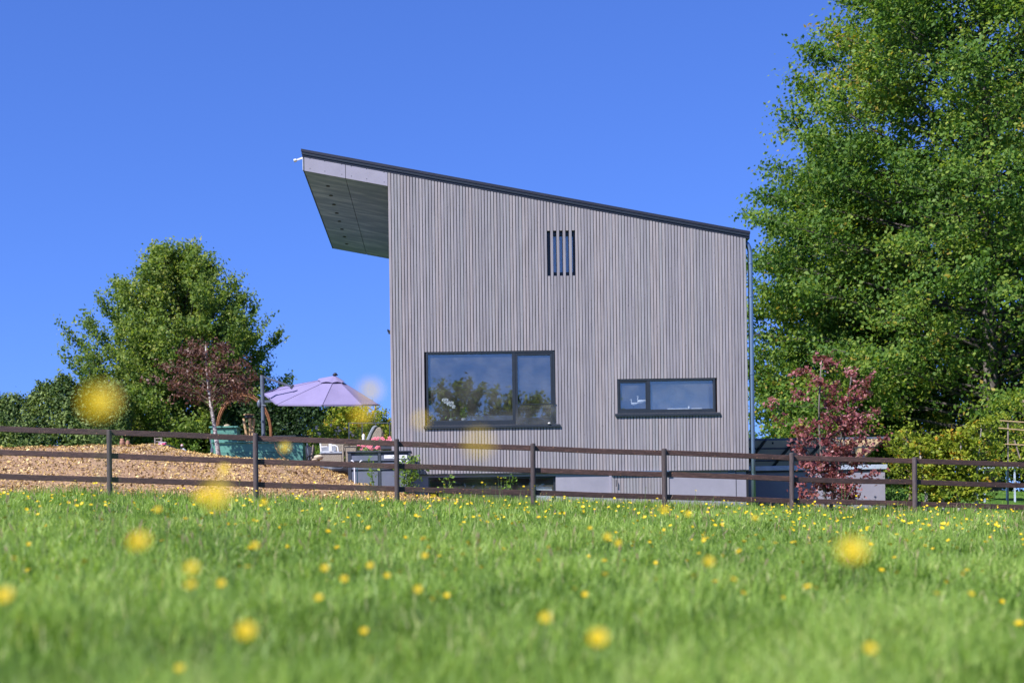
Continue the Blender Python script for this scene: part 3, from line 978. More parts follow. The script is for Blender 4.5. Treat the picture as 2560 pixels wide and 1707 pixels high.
for k in KS:
    Y, px = fpost(k)
    p = at(px, tops[k], Y)
    g0 = gz(p.x, Y)
    r_ = .052 * random.uniform(.95, 1.08)
    lean = random.uniform(-.012, .012)
    part('post', MB().tube([(p.x, Y, g0 - .2), (p.x + lean * .5, Y, (g0 + p.z) / 2), (p.x + lean, Y, p.z - .012), (p.x + lean, Y, p.z)], [r_ * 1.03, r_, r_, r_ * .82], 14), M['post'], fence, smooth=False)
for k in KS[:-1]:
    Ya, pa = fpost(k); Yb, pb = fpost(k + 1)
    for r_ in range(3):
        j = [0, 0]
        a = at(pa, rl[r_][k] + random.uniform(-1, 1), Ya); b = at(pb, rl[r_][k + 1] + random.uniform(-1, 1), Yb)
        off = Vector((0, .062 + (k % 2) * .004, 0))
        hgt = .106
        a, b = a + off, b + off
        d = (b - a) * .004
        mid = (a + b) / 2 + Vector((0, random.uniform(-.01, .01), random.uniform(-.012, .008)))
        mb = MB()
        n0 = len(mb.v)
        for q_ in (a + d, mid, b - d):
            mb.v += [(q_.x, q_.y - .018, q_.z - hgt / 2), (q_.x, q_.y + .018, q_.z - hgt / 2), (q_.x, q_.y + .018, q_.z + hgt / 2), (q_.x, q_.y - .018, q_.z + hgt / 2)]
        for s in (0, 4):
            for e in range(4):
                mb.f.append((s + e, s + (e + 1) % 4, s + 4 + (e + 1) % 4, s + 4 + e))
        mb.f += [(3, 2, 1, 0), (8, 9, 10, 11)]
        rail = part('rail', mb, M['fence'], fence, bevel=.006)
        km = MB()
        for _ in range(random.randint(2, 5)):
            s = random.uniform(.06, .94)
            c = a.lerp(b, s)
            zz = c.z + (mid.z - (a.z + b.z) / 2) * (1 - abs(2 * s - 1)) + random.choice((-1, 1)) * random.uniform(.02, .04)
            yy = c.y - .0185 + (mid.y - (a.y + b.y) / 2) * (1 - abs(2 * s - 1))
            km.tube([(c.x, yy - .0015, zz), (c.x, yy + .004, zz)], random.uniform(.007, .013), 7)
        part('knots', km, M['knot'], rail)

# ---------------------------------------------------------------- garden terrace things (left)
def X(px, Y, py=1120): return at(px, py, Y).x
def Z(px, py, Y): return at(px, py, Y).z

# raised planter, front box
def planter_box(t, px0, px1, ptop, pbot, Y, dep, bdz, nb, ov=.05, postx=True):
    xa, xb = X(px0, Y), X(px1, Y)
    zt, zb = Z(px0, ptop, Y), min(Z(px0, pbot, Y), Z(px1, pbot, Y)) - .25
    n = nb
    hh = (zt - .045 - zb) / n
    for i_ in range(n):
        z0, z1 = zb + i_ * hh, zb + (i_ + 1) * hh - .006
        part('board', MB().box(xa + .05, xb - .05, Y, Y + .03, z0, z1), M['green'], t)
        part('board', MB().box(xb - .03, xb, Y + .05, Y + dep - .05, z0, z1), M['green'], t)
        part('board', MB().box(xa, xa + .03, Y + .05, Y + dep - .05, z0, z1), M['green'], t)
    part('back_panel', MB().box(xa + .03, xb - .03, Y + dep - .03, Y + dep, zb, zt - .045), M['green'], t)
    for (x, y) in ((xa, Y - .01), (xb - .05, Y - .01), (xa, Y + dep - .04), (xb - .05, Y + dep - .04)):
        part('corner_post', MB().box(x - .004, x + .054, y, y + .055, zb, zt - .04), M['green'], t)
    part('rim', MB().box(xa - ov, xb + ov, Y - ov, Y + .07, zt - .04, zt), M['green'], t, bevel=.006)
    part('rim', MB().box(xa - ov, xb + ov, Y + dep - .07, Y + dep + ov, zt - .04, zt), M['green'], t, bevel=.006)
    part('rim', MB().box(xb - .06, xb + ov, Y + .07, Y + dep - .07, zt - .04, zt), M['green'], t, bevel=.006)
    part('rim', MB().box(xa - ov, xa + .06, Y + .07, Y + dep - .07, zt - .04, zt), M['green'], t, bevel=.006)
    part('soil', MB().box(xa + .03, xb - .03, Y + .03, Y + dep - .03, zt - .25, zt - .12), M['chipsoil'], t)
    return xa, xb, zt


PYY = 37.0
t = thing('raised_bed', 'long green wooden raised bed, the lower of the two stepped boxes', 'planter', (X(645, PYY), PYY, 3.0))
xa, xb, ptz = planter_box(t, 534, 757, 1104, 1150, PYY, 1.1, 0, 3)
PB = PYY + .35
t = thing('raised_bed', 'small green wooden planter box standing higher at the left end of the long bed', 'planter', (X(560, PB), PB, 3.2))
planter_box(t, 528, 592, 1066, 1104, PB, .6, 0, 3, .045)
# pale slabs below
sl = thing('paving_edge', 'pale slabs edging the ground below the green raised bed', 'paving', (X(690, 36.3), 36.3, 3.0))
for k, (a, b) in enumerate(((660, 690), (691, 712), (713, 735))):
    part('slab', MB().box(X(a, 35.9), X(b, 35.9) - .01, 35.9, 36.4, Z(a, 1163, 35.9) - .1, Z(a, 1160 + k, 35.9)), M['slab'], sl, bevel=.006)
# a stone on the small box
p = at(570, 1063, PB + .2)
t = thing('stone', 'rounded pale stone lying on the rim of the small green planter', 'stone', (p.x, PB + .2, p.z))
part('stone_body', MB().ball((p.x, PB + .03, Z(570, 1064, PB)), .08, .05, .045, jit=.1), M['stone'], t, smooth=True)

# fire bowl on three logs
Yb_ = 37.5
c = at(623, 1086, Yb_); zt_ = Z(623, 1038, Yb_); zb_ = ptz - .08
t = thing('log_bird_bath', 'dark bowl with a pale rim carried by three splayed peeled logs', 'bird bath', (c.x, Yb_, zb_))
for (pa, pb, yo) in ((609, 620, 0), (625, 625, -.12), (635, 628, .1)):
    a, b = at(pa, 1046, Yb_ + yo * 1.2), at(pb, 1090, Yb_ + yo * .4)
    b.z = zb_
    part('log', MB().tube([b, a.lerp(b, .5) + Vector((.005, 0, 0)), a], [.035, .036, .038], 10), M['log'], t)
bt = Z(623, 1036, Yb_)
part('bowl', MB().lathe([(.03, -.13), (.09, -.10), (.125, -.02), (.118, -.02), (.08, -.08), (.02, -.10)], (c.x, Yb_, bt), 18), M['slate_dark'], t, smooth=True)
part('rim', MB().lathe([(.118, -.022), (.142, -.02), (.142, .004), (.118, .004)], (c.x, Yb_, bt), 20), M['log'], t)

# rusty garden arch
AYY = 40.0
pts = [(541, 1090), (541, 1060), (548, 1030), (562, 1005), (584, 988), (609, 981), (634, 988), (657, 1008), (672, 1036), (678, 1060), (678, 1092)]
t = thing('garden_arch', 'rusty brown steel arch curving over behind the dark-leaved small tree', 'arch', (X(609, AYY), AYY, gz(X(609, AYY), AYY)))
for dy in (0, .12):
    for sh in (0, .07):
        ps = []
        for (a, b) in pts:
            p = at(a, b, AYY); p.y += dy
            cx = X(609, AYY)
            p.x += (cx - p.x) * sh * .5; p.z -= sh * .9
            ps.append(p)
        ps = [Vector((ps[0].x, ps[0].y, gz(ps[0].x, AYY)))] + ps + [Vector((ps[-1].x, ps[-1].y, gz(ps[-1].x, AYY)))]
        # smooth the curve
        sm = []
        for a, b in zip(ps[:-1], ps[1:]):
            sm += [a, a.lerp(b, .5)]
        sm.append(ps[-1])
        for _ in range(2):
            sm = [sm[0]] + [(sm[i_ - 1] + sm[i_] * 2 + sm[i_ + 1]) / 4 for i_ in range(1, len(sm) - 1)] + [sm[-1]]
        part('hoop', MB().tube(sm, .022, 8), M['rust'], t, smooth=True)
for k in range(3, 10):
    p = at(*pts[k], AYY)
    part('crossbar', MB().tube([p, p + Vector((0, .12, 0))], .015, 6), M['rust'], t)

# cantilever parasol
UY = 38.0
ux = X(656, UY, 1010)
ub = gz(ux, UY)
um = thing('parasol', 'large lilac cantilever parasol with a grey side pole', 'parasol', (ux, UY, ub))
uz = Z(653, 938, UY)
part('pole', MB().tube([(ux + .03, UY, ub), (ux, UY, uz)], .052, 14), M['grey'], um, smooth=False)
part('base', MB().box(ux - .45, ux + .45, UY - .45, UY + .45, ub, ub + .08), M['slate_dark'], um, bevel=.01)
apex = at(838, 943, 38.3)
cen = at(803, 998, 38.3)
vs = {0: (945, 1010.5, 38.0), 1: (925, 996, 39.4), 2: (845, 982, 40.0), 3: (735, 972, 39.9), 4: (661, 984, 38.9), 5: (692, 1010.5, 37.3), 6: (820, 1011, 36.85)}
vs = {0: (946, 1011, 38.1), 1: (893, 986, 39.5), 2: (798, 970, 40.0), 3: (700, 968, 39.6), 4: (660, 984, 38.7), 5: (693, 1011, 37.4), 6: (806, 1012, 36.8), 7: (905, 1011.5, 37.1)}
rim = [at(*vs[k]) for k in range(8)]
ap = apex
cn = MB()
vent = []
rows = [ap.lerp(r_, .16) for r_ in rim]
N_ = 6
grid = []
for k in range(8):
    line = []
    for j in range(N_ + 1):
        s = .14 + .86 * j / N_
        q_ = ap.lerp(rim[k], s)
        line.append(q_)
    grid.append(line)
M_ = 6
vv, ff = [], []
for k in range(8):
    for m_ in range(M_):
        u = m_ / M_
        for j in range(N_ + 1):
            q_ = grid[k][j].lerp(grid[(k + 1) % 8][j], u)
            sag = -.045 * math.sin(math.pi * u) * (j / N_) * (1.1 - .5 * j / N_)
            q_ = q_ + Vector((0, 0, sag))
            vv.append(q_)
n8 = 8 * M_
for a in range(n8):
    b = (a + 1) % n8
    for j in range(N_):
        ff.append((a * (N_ + 1) + j, a * (N_ + 1) + j + 1, b * (N_ + 1) + j + 1, b * (N_ + 1) + j))
cn.add(vv, ff)
cano = part('canopy', cn, M['lilac'], um, smooth=False)
cano.modifiers.new('thick', 'SOLIDIFY').thickness = .006
# hem
hem = MB()
for k in range(8):
    a, b = rim[k], rim[(k + 1) % 8]
    hem.beam(a + Vector((0, 0, -.012)), b + Vector((0, 0, -.012)), .01, .045)
part('hem', hem, M['lilac'], cano)
M['lilac_dark'] = pm('lilac_seam', (0.14, 0.12, 0.24), 9, 0.9)
sea = MB()
for k in range(8):
    a, b = grid[k][0], grid[k][-1]
    sea.beam(a + Vector((0, -.004, .006)), b + Vector((0, -.004, .006)), .012, .006)
part('seam', sea, M['lilac_dark'], cano)
# small vent cap standing a little above, scalloped edge
vc = MB()
vr = []
for k in range(8):
    for m_ in range(4):
        u = m_ / 4
        q_ = ap.lerp(rim[k].lerp(rim[(k + 1) % 8], u), .25)
        q_ = q_ + Vector((0, 0, .03 + .03 * math.sin(math.pi * u)))
        vr.append(q_)
vc.add([ap + Vector((0, 0, .045))] + vr, [(0, 1 + i_, 1 + (i_ + 1) % 32) for i_ in range(32)])
v_ = part('vent_cap', vc, M['lilac'], um)
part('finial', MB().lathe([(.07, .05), (.075, .075), (.05, .085), (.045, .11), (.02, .12)], ap, 12), M['black'], um, smooth=True)
for k in range(8):
    part('rib', MB().beam(ap + Vector((0, 0, -.10)), rim[k] + Vector((0, 0, -.03)), .02, .03), M['grey'], um)
    q_ = rim[k]
    part('rib_end', MB().ball(q_ + (q_ - ap).normalized() * .02, .03, .03, .02), M['grey'], um)
a0 = at(655, 941, UY); a1 = at(729, 966, 38.1)
part('arm', MB().beam(a0, a1, .07, .05), M['grey'], um, bevel=.005)
part('arm_joint', MB().beam(a1 + Vector((-.02, 0, -.06)), a1 + Vector((.05, 0, .04)), .09, .05), M['slate_dark'], um)
l0 = at(656, 1004, UY); l1 = Vector((ap.x, ap.y, cen.z + .05))
part('lower_arm', MB().beam(l0, l1, .06, .06), M['grey'], um)
part('crank', MB().ball(at(648, 1009, UY - .02), .06, .05, .11), M['grey'], um, smooth=True)
part('crank_knob', MB().tube([at(650, 1012, UY), at(665, 1014, UY - .1)], .02, 8), M['grey'], um)

# railing round the terrace
RY = 39.0
t = thing('railing', 'thin black metal railing behind the lounge seats', 'railing', (X(760, RY), RY, gz(X(760, RY), RY)))
ra, rb = at(684, 1090, RY), at(893, 1087, RY)
part('handrail', MB().beam(ra, rb, .04, .03), M['slate_dark'], t)
part('bottom_rail', MB().beam(ra - Vector((0, 0, .85)), rb - Vector((0, 0, .85)), .03, .03), M['slate_dark'], t)
for k in range(6):
    q_ = ra.lerp(rb, k / 5)
    part('post', MB().box(q_.x - .018, q_.x + .018, RY - .018, RY + .018, q_.z - 1.0, q_.z), M['slate_dark'], t)
R2 = 36.2
t = thing('railing', 'taller black frame railing next to the house corner, hung with flowers', 'railing', (X(925, R2), R2, gz(X(925, R2), R2)))
ra, rb = at(872, 1057, R2 + .8), at(974, 1057, R2)
part('handrail', MB().beam(ra, rb, .03, .025), M['slate_dark'], t)
for k in (0, .33, .66, 1):
    q_ = ra.lerp(rb, k)
    part('post', MB().box(q_.x - .014, q_.x + .014, q_.y - .014, q_.y + .014, q_.z - .95, q_.z), M['slate_dark'], t)

# wicker sofa and high-backed chair
WY = 36.6
def bx(a, b, c_, d, Y, dp_, mat, name, par, bev=.02):
    return part(name, MB().box(X(a, Y, d), X(b, Y, d), Y, Y + dp_, Z(a, d, Y), Z(a, c_, Y)), mat, par, bevel=bev)
so = thing('wicker_sofa', 'low brown wicker seat with a grey cushion', 'sofa', (X(835, WY), WY, Z(835, 1165, WY)))
bx(800, 856, 1136, 1158, WY, .7, M['wicker'], 'base', so)
bx(799, 857, 1129, 1136, WY - .02, .72, M['cushion'], 'seat_cushion', so, .03)
bx(856, 861, 1110, 1165, WY - .03, .06, M['wicker'], 'arm_post', so)
bx(856, 892, 1109, 1113, WY - .03, .10, M['wicker'], 'armrest', so)
bx(863, 892, 1116, 1165, WY + .02, .05, M['wicker'], 'side_panel', so)
bx(802, 893, 1108, 1130, WY + .66, .06, M['wicker'], 'backrest', so)
ch = thing('garden_chair', 'white metal armchair with a white towel over it in front of the wicker seat', 'chair', (X(825, WY), WY + .1, Z(825, 1129, WY)))
part('arm_frame', MB().tube([at(803, 1129, WY + .1), at(801, 1106, WY + .1)], .022, 8).tube([at(802, 1117, WY + .08), at(818, 1116, WY + .08)], .014, 8), M['white'], ch)
part('arm_frame', MB().tube([at(828, 1113, WY + .3), at(838, 1113, WY + .3), at(844, 1117, WY + .3), at(846, 1129, WY + .3)], .018, 8), M['white'], ch)
part('backrest', MB().box(X(803, WY + .4), X(840, WY + .4), WY + .4, WY + .42, Z(803, 1127, WY), Z(803, 1112, WY)), M['cushion'], ch)
part('seat', MB().box(X(803, WY + .1), X(845, WY + .1), WY + .1, WY + .5, Z(803, 1129, WY), Z(803, 1127, WY)), M['white'], ch)
to = thing('towel', 'white folded towel hanging on the white armchair', 'towel', at(826, 1128, WY - .03))
part('cloth', MB().box(X(822, WY - .03), X(830, WY - .03), WY - .03, WY + .0, Z(822, 1128, WY), Z(822, 1106, WY)), M['white'], to, bevel=.006)
part('fold', MB().box(X(822, WY), X(830, WY), WY + .0, WY + .1, Z(822, 1107, WY), Z(822, 1106, WY)), M['white'], to)
hb = thing('lounge_chair', 'high curved chair back with grey cushion near the house corner', 'chair', (X(940, 35.6), 35.6, Z(940, 1165, 35.6)))
pr = [(915, 1100), (925, 1078), (932, 1066), (938, 1064), (946, 1067), (951, 1078), (949, 1100)]
LY = 35.6
part('back_shell', MB().prism([(X(a, LY, b), Z(a, b, LY)) for a, b in [(924, 1102), (932, 1082), (940, 1069), (946, 1066), (953, 1069), (957, 1080), (955, 1102)]], LY + .02, LY + .5), M['wicker'], hb, bevel=.03)
part('back_cushion', MB().prism([(X(a, LY, b), Z(a, b, LY)) for a, b in [(914, 1102), (924, 1079), (931, 1066), (938, 1063), (944, 1065), (938, 1069), (931, 1082), (923, 1102)]], LY, LY + .48), M['cushion'], hb, bevel=.02)
bx(905, 955, 1103, 1112, LY, .5, M['cushion'], 'seat_cushion', hb)
bx(908, 955, 1112, 1150, LY + .03, .45, M['wicker'], 'base', hb)

# dark panelled cabinet with white labels and pale curved handles
CY = 32.4
cx0_, cx1_ = X(870, CY, 1170), X(1027, CY, 1170)
czt, czb = Z(940, 1127, CY), gz((cx0_ + cx1_) / 2, CY) - .15
cab = thing('garden_cabinet', 'dark slate panelled garden cabinet at the left corner of the house', 'cabinet', ((cx0_ + cx1_) / 2, CY, czb))
part('carcass', MB().box(cx0_ + .02, cx1_ - .02, CY + .03, CY + .5, czb, czt - .03), M['slate_dark'], cab)
part('top', MB().box(cx0_ - .02, cx1_ + .02, CY - .02, CY + .52, czt - .03, czt), M['slate_dark'], cab, bevel=.005)
zr = Z(940, 1153, CY)
zr2 = Z(940, 1174, CY)
for (a, b) in ((879, 945), (953, 1021)):
    for (c_, d) in ((czt - .10, zr + .015), (zr - .035, zr2 + .01), (zr2 - .04, czb)):
        part('panel', MB().box(X(a, CY, 1170), X(b, CY, 1170), CY + .006, CY + .03, min(c_, d), max(c_, d)), M['slate'], cab, bevel=.004)
for (a, b) in ((870, 878), (946, 952), (1021.5, 1027)):
    part('stile', MB().box(X(a, CY, 1170), X(b, CY, 1170), CY - .004, CY + .03, czb, czt - .03), M['slate_dark'], cab)
for (a, b) in ((960, 985), (988, 1017)):
    l = part('label_plate', MB().box(X(a, CY), X(b, CY), CY - .004, CY + .005, Z(a, 1146, CY), Z(a, 1137, CY)), M['white'], cab)
    lm = MB()
    for r_ in range(2):
        z = Z(a, 1140.0 + r_ * 3, CY)
        x = X(a, CY) + .02
        while x < X(b, CY) - .04:
            wd = random.uniform(.008, .022)
            lm.box(x, x + wd, CY - .006, CY - .004, z, z + .006)
            x += wd + .006
    part('faint_print', lm, M['slab'], l)
for (a, s) in ((878, 1), (906, -1), (998, 1), (1022, -1)):
    q_ = [at(a, 1151, CY - .03), at(a + s * 3.5, 1151.5, CY - .06), at(a + s * 6, 1154, CY - .06), at(a + s * 7, 1158, CY - .04)]
    part('handle', MB().tube(q_, .013, 8), M['white'], cab, smooth=True)
t = thing('standpipe', 'thin white pipe standing in front of the left cabinet panel', 'pipe', (X(886, 32.1), 32.1, gz(X(886, 32.1), 32.1)))
part('pipe', MB().tube([(X(886, 32.1), 32.1, gz(X(886, 32.1), 32.1) - .1), at(886, 1166, 32.1)], .014, 8), M['white'], t)
part('cap', MB().ball(at(886, 1165, 32.1), .02), M['white'], t)
t = thing('garden_pole', 'thin teal pole beside the white pipe at the cabinet', 'pole', (X(892.5, 32.15), 32.15, gz(X(892.5, 32.15), 32.15)))
part('pole', MB().tube([(X(892.5, 32.15), 32.15, gz(X(892, 32.15), 32.15) - .1), at(892.5, 1166, 32.15)], .011, 8), M['teal'], t)
part('cap', MB().ball(at(892.5, 1165, 32.15), .016), M['teal'], t)

# tarpaulin, stones, hose and clutter between bed and cabinet
TY = 34.3
def lump(name, label, cat, px, py, Y, rx, ry, rz, mat, jit=.12, mname=None):
    p = at(px, py, Y)
    o = part(name, MB().ball((p.x, Y, p.z), rx, ry, rz, 12, 8, jit), M[mat], None, smooth=True)
    return tag(o, label, cat)
lump('tarpaulin', 'glossy black sheet slumped between the stone block and the dark cabinet', 'tarpaulin', 838, 1178, TY, .42, .3, .17, 'plastic')
mbt = MB().tube([at(800, 1166, TY - .3), at(830, 1171, TY - .35), at(850, 1171, TY - .36), at(868, 1164, TY - .3)], .014, 8)
tag(part('hose', mbt, M['grey'], None, smooth=True), 'grey hose draped over the black sheet', 'hose')
t = thing('wheelbarrow', 'dark wheelbarrow stood on end at the right end of the green raised bed', 'wheelbarrow', at(775, 1155, 36.8))
part('tray', MB().hull8([at(765, 1150, 36.8), at(780, 1150, 36.8), at(780, 1150, 37.2), at(765, 1150, 37.2), at(763, 1112, 36.9), at(788, 1118, 36.9), at(788, 1118, 37.1), at(763, 1112, 37.1)]), M['plastic'], t, bevel=.03)
ps_ = [at(776 + 8 * math.cos(a * .628), 1146 + 8 * math.sin(a * .628), 36.6) for a in range(11)]
part('wheel', MB().tube(ps_, .025, 8), M['black'], t)
part('handle', MB().tube([at(768, 1108, 36.75), at(772, 1150, 36.7)], .018, 8), M['grey'], t)
part('handle', MB().tube([at(783, 1112, 36.75), at(778, 1150, 36.7)], .018, 8), M['timber2'], t)
lump('stone', 'tan stone, larger of the two below the wicker seat', 'stone', 797, 1143, 35.6, .12, .1, .06, 'stone', .18)
lump('stone', 'tan stone, smaller and left of the other below the wicker seat', 'stone', 786, 1149, 35.5, .07, .06, .035, 'stone', .18)
q_ = at(801, 1186, 34.4)
tag(part('stone_block', MB().box(X(791, 34.4), X(812, 34.4), 34.4, 34.75, q_.z - .1, Z(801, 1164, 34.4)), M['stone'], None, bevel=.02), 'squared tan stone block at the edge of the chip bed', 'stone')
t = thing('garden_hose', 'coil of white hose lying on the ground below the raised bed', 'hose', at(768, 1176, 34.8))
for k in range(2):
    ps = []
    for a in range(9):
        an = a / 8 * math.pi
        ps.append(at(768 + 9 * math.cos(an) - k * 3, 1176 - (9 - k * 3) * math.sin(an), 34.8))
    part('coil', MB().tube(ps, .013, 7), M['grey' if k else 'white'], t, smooth=True)
# the tan hose hanging over the bed front
tag(part('rope', MB().tube([at(686, 1107, 36.95), at(688, 1116, 36.93), at(694, 1128, 36.93), at(706, 1141, 36.93), at(720, 1152, 36.9)], .018, 8), M['cane'], None, smooth=True), 'tan hose hanging down the front of the green raised bed', 'hose')

# flowers at the railing
def flowers(px, py, Y, n, sx, sz, label, name='flower_box', seed=3):
    rr = random.Random(seed)
    c = at(px, py, Y)
    t = thing(name, label, 'flowers', (c.x, Y, c.z - .15))
    part('trough', MB().box(c.x - sx * 1.1, c.x + sx * 1.1, Y - .02, Y + .16, c.z - .2, c.z - .06), M['slate_dark'], t, bevel=.01)
    leafball('foliage', (c.x, Y + .05, c.z - .03), (sx, .1, sz * .8), 90, .06, M['leaf_young'], t, seed=seed)
    fm = MB()
    for _ in range(n):
        x, y, z = c.x + rr.uniform(-sx, sx), Y + rr.uniform(-.08, .05), c.z + rr.uniform(-sz * .3, sz)
        for k in range(4):
            a = k * math.pi / 2 + x * 9
            fm.ball((x + .025 * math.cos(a), y, z + .022 * math.sin(a)), .026, .018, .022, 6, 4)
    part('blossoms', fm, M['pink'], t)
flowers(957, 1103, 35.2, 14, .28, .09, 'pink flowers in a box right behind the fence post by the house')
flowers(922, 1120, 34.8, 13, .26, .09, 'red and pink flowers lower down above the dark cabinet', seed=5)
t = thing('garden_gnome', 'small white garden figure beside the high chair back', 'figurine', at(909, 1103, 35.4))
part('body', MB().lathe([(.05, -.1), (.06, .0), (.03, .08), (.045, .12), (.03, .17), (.005, .19)], at(909, 1103, 35.4), 12), M['ceramic'], t, smooth=True)
part('base', MB().lathe([(.07, -.12), (.07, -.1)], at(909, 1103, 35.4), 12), M['slab'], t)

# sleeper table with pots on the left
SY = 37.5
t = thing('sleeper_bed', 'low weathered timber box at the back of the chip bed', 'planter', (X(350, SY), SY, gz(X(350, SY), SY)))
sa_, sb_ = X(270, SY), X(417, SY)
zt1 = Z(340, 1113, SY)
part('plank', MB().box(sa_, sb_, SY, SY + .06, zt1 - .14, zt1 - .035), M['timber2'], t)
part('plank', MB().box(sa_, sb_, SY, SY + .06, zt1 - .5, zt1 - .146), M['timber2'], t)
part('end_plank', MB().box(sb_, sb_ + .08, SY + .0, SY + 1.1, zt1 - .5, zt1 - .035), M['timber2'], t)
part('rim', MB().box(sa_ - .03, sb_ + .1, SY - .03, SY + 1.1, zt1 - .033, zt1), M['slate_dark'], t, bevel=.005)
def pot(px, wd, hh, label):
    p = at(px, 1113, SY + .2)
    t = thing('clay_pot', label, 'pot', (p.x, SY + .2, zt1))
    part('body', MB().lathe([(wd * .7, 0), (wd, hh * .25), (wd, hh * .6), (wd * .65, hh * .82), (wd * .8, hh), (wd * .6, hh), (wd * .5, hh * .8)], (p.x, SY + .2, zt1), 14), M['terracotta'], t, smooth=True)
    part('band', MB().lathe([(wd * 1.01, hh * .4), (wd * 1.04, hh * .43), (wd * 1.01, hh * .46)], (p.x, SY + .2, zt1), 14), M['terracotta'], t)
pot(306, .072, .20, 'taller clay pot, left of the two on the timber box')
pot(320, .062, .15, 'shorter clay pot, right of the two on the timber box')
t = thing('trivet_stand', 'small rustic wooden frame standing on the timber box', 'stand', (X(397, SY + .3), SY + .3, zt1))
for a in (388, 404):
    part('leg', MB().tube([(X(a, SY + .3), SY + .3, zt1), (X(a, SY + .3), SY + .3, zt1 + .23)], .022, 8), M['timber2'], t)
for z in (.12, .2):
    part('rung', MB().tube([(X(386, SY + .3), SY + .3, zt1 + z), (X(406, SY + .3), SY + .3, zt1 + z + .01)], .016, 8), M['timber2'], t)
t = thing('tin_box', 'pink and white patterned tin at the right end of the timber box', 'tin', (X(405, SY + .1), SY + .1, zt1))
part('tin_body', MB().box(X(395, SY), X(414, SY), SY + .05, SY + .2, zt1, zt1 + .07), M['pinktin'], t, bevel=.02)
part('lid', MB().box(X(394.5, SY), X(414.5, SY), SY + .045, SY + .205, zt1 + .07, zt1 + .085), M['white'], t, bevel=.008)
p = at(372, 1109, SY + .15)
t = thing('garden_gloves', 'pair of pale gloves lying on the timber box', 'gloves', (p.x, SY + .1, zt1))
part('glove', MB().ball((p.x - .06, SY + .1, zt1 + .022), .07, .05, .024, jit=.1), M['cushion'], t, smooth=True)
part('glove', MB().ball((p.x + .05, SY + .12, zt1 + .026), .07, .05, .028, jit=.1), M['stone'], t, smooth=True)
# child's toy on the bed's edge
GY_ = 36.6
q_ = at(455, 1127, GY_)
t = thing('toy_scooter', 'small grey and white toy with a pink knob lying on the chips', 'toy', (q_.x, GY_, gz(q_.x, GY_)))
part('body', MB().tube([at(456, 1122, GY_), at(462, 1129, GY_), at(470, 1136, GY_)], [.045, .06, .03], 10), M['cushion'], t, smooth=True)
part('stripe', MB().tube([at(457, 1121, GY_ - .06), at(464, 1128, GY_ - .07), at(471, 1134, GY_ - .05)], .016, 8), M['white'], t)
part('leg', MB().tube([at(453, 1112, GY_), at(452, 1136, GY_)], .014, 8), M['slate_dark'], t)
part('leg', MB().tube([at(446, 1136, GY_), at(451, 1127, GY_)], .03, 8), M['grey'], t)
part('knob', MB().ball(at(455, 1113, GY_ - .02), .035), M['pinktin'], t, smooth=True)
# grey metal strip far left, rake handles beside planter
t = thing('metal_edging', 'thin grey metal strip along the top of the chip bed at far left', 'edging', at(100, 1125, 36.2))
part('strip', MB().beam(at(76, 1124, 36.2), at(126, 1127, 36.2), .05, .04), M['zinc'], t)
for a in (77, 125):
    part('peg', MB().tube([at(a, 1128, 36.2), at(a, 1120, 36.2)], .012, 6), M['white'], t)
t = thing('rake', 'thin garden rake leaning at the left end of the green bed', 'tool', at(531, 1148, 36.8))
part('shaft', MB().tube([at(530, 1120, 36.8), at(524, 1090, 36.9)], .014, 6), M['grey'], t)
part('head', MB().box(X(526, 36.8), X(533, 36.8), 36.8, 36.86, Z(530, 1131, 36.8), Z(530, 1120, 36.8)), M['grey'], t, bevel=.01)

# ---------------------------------------------------------------- trees
UP = np.array([0, 0, 1.0])


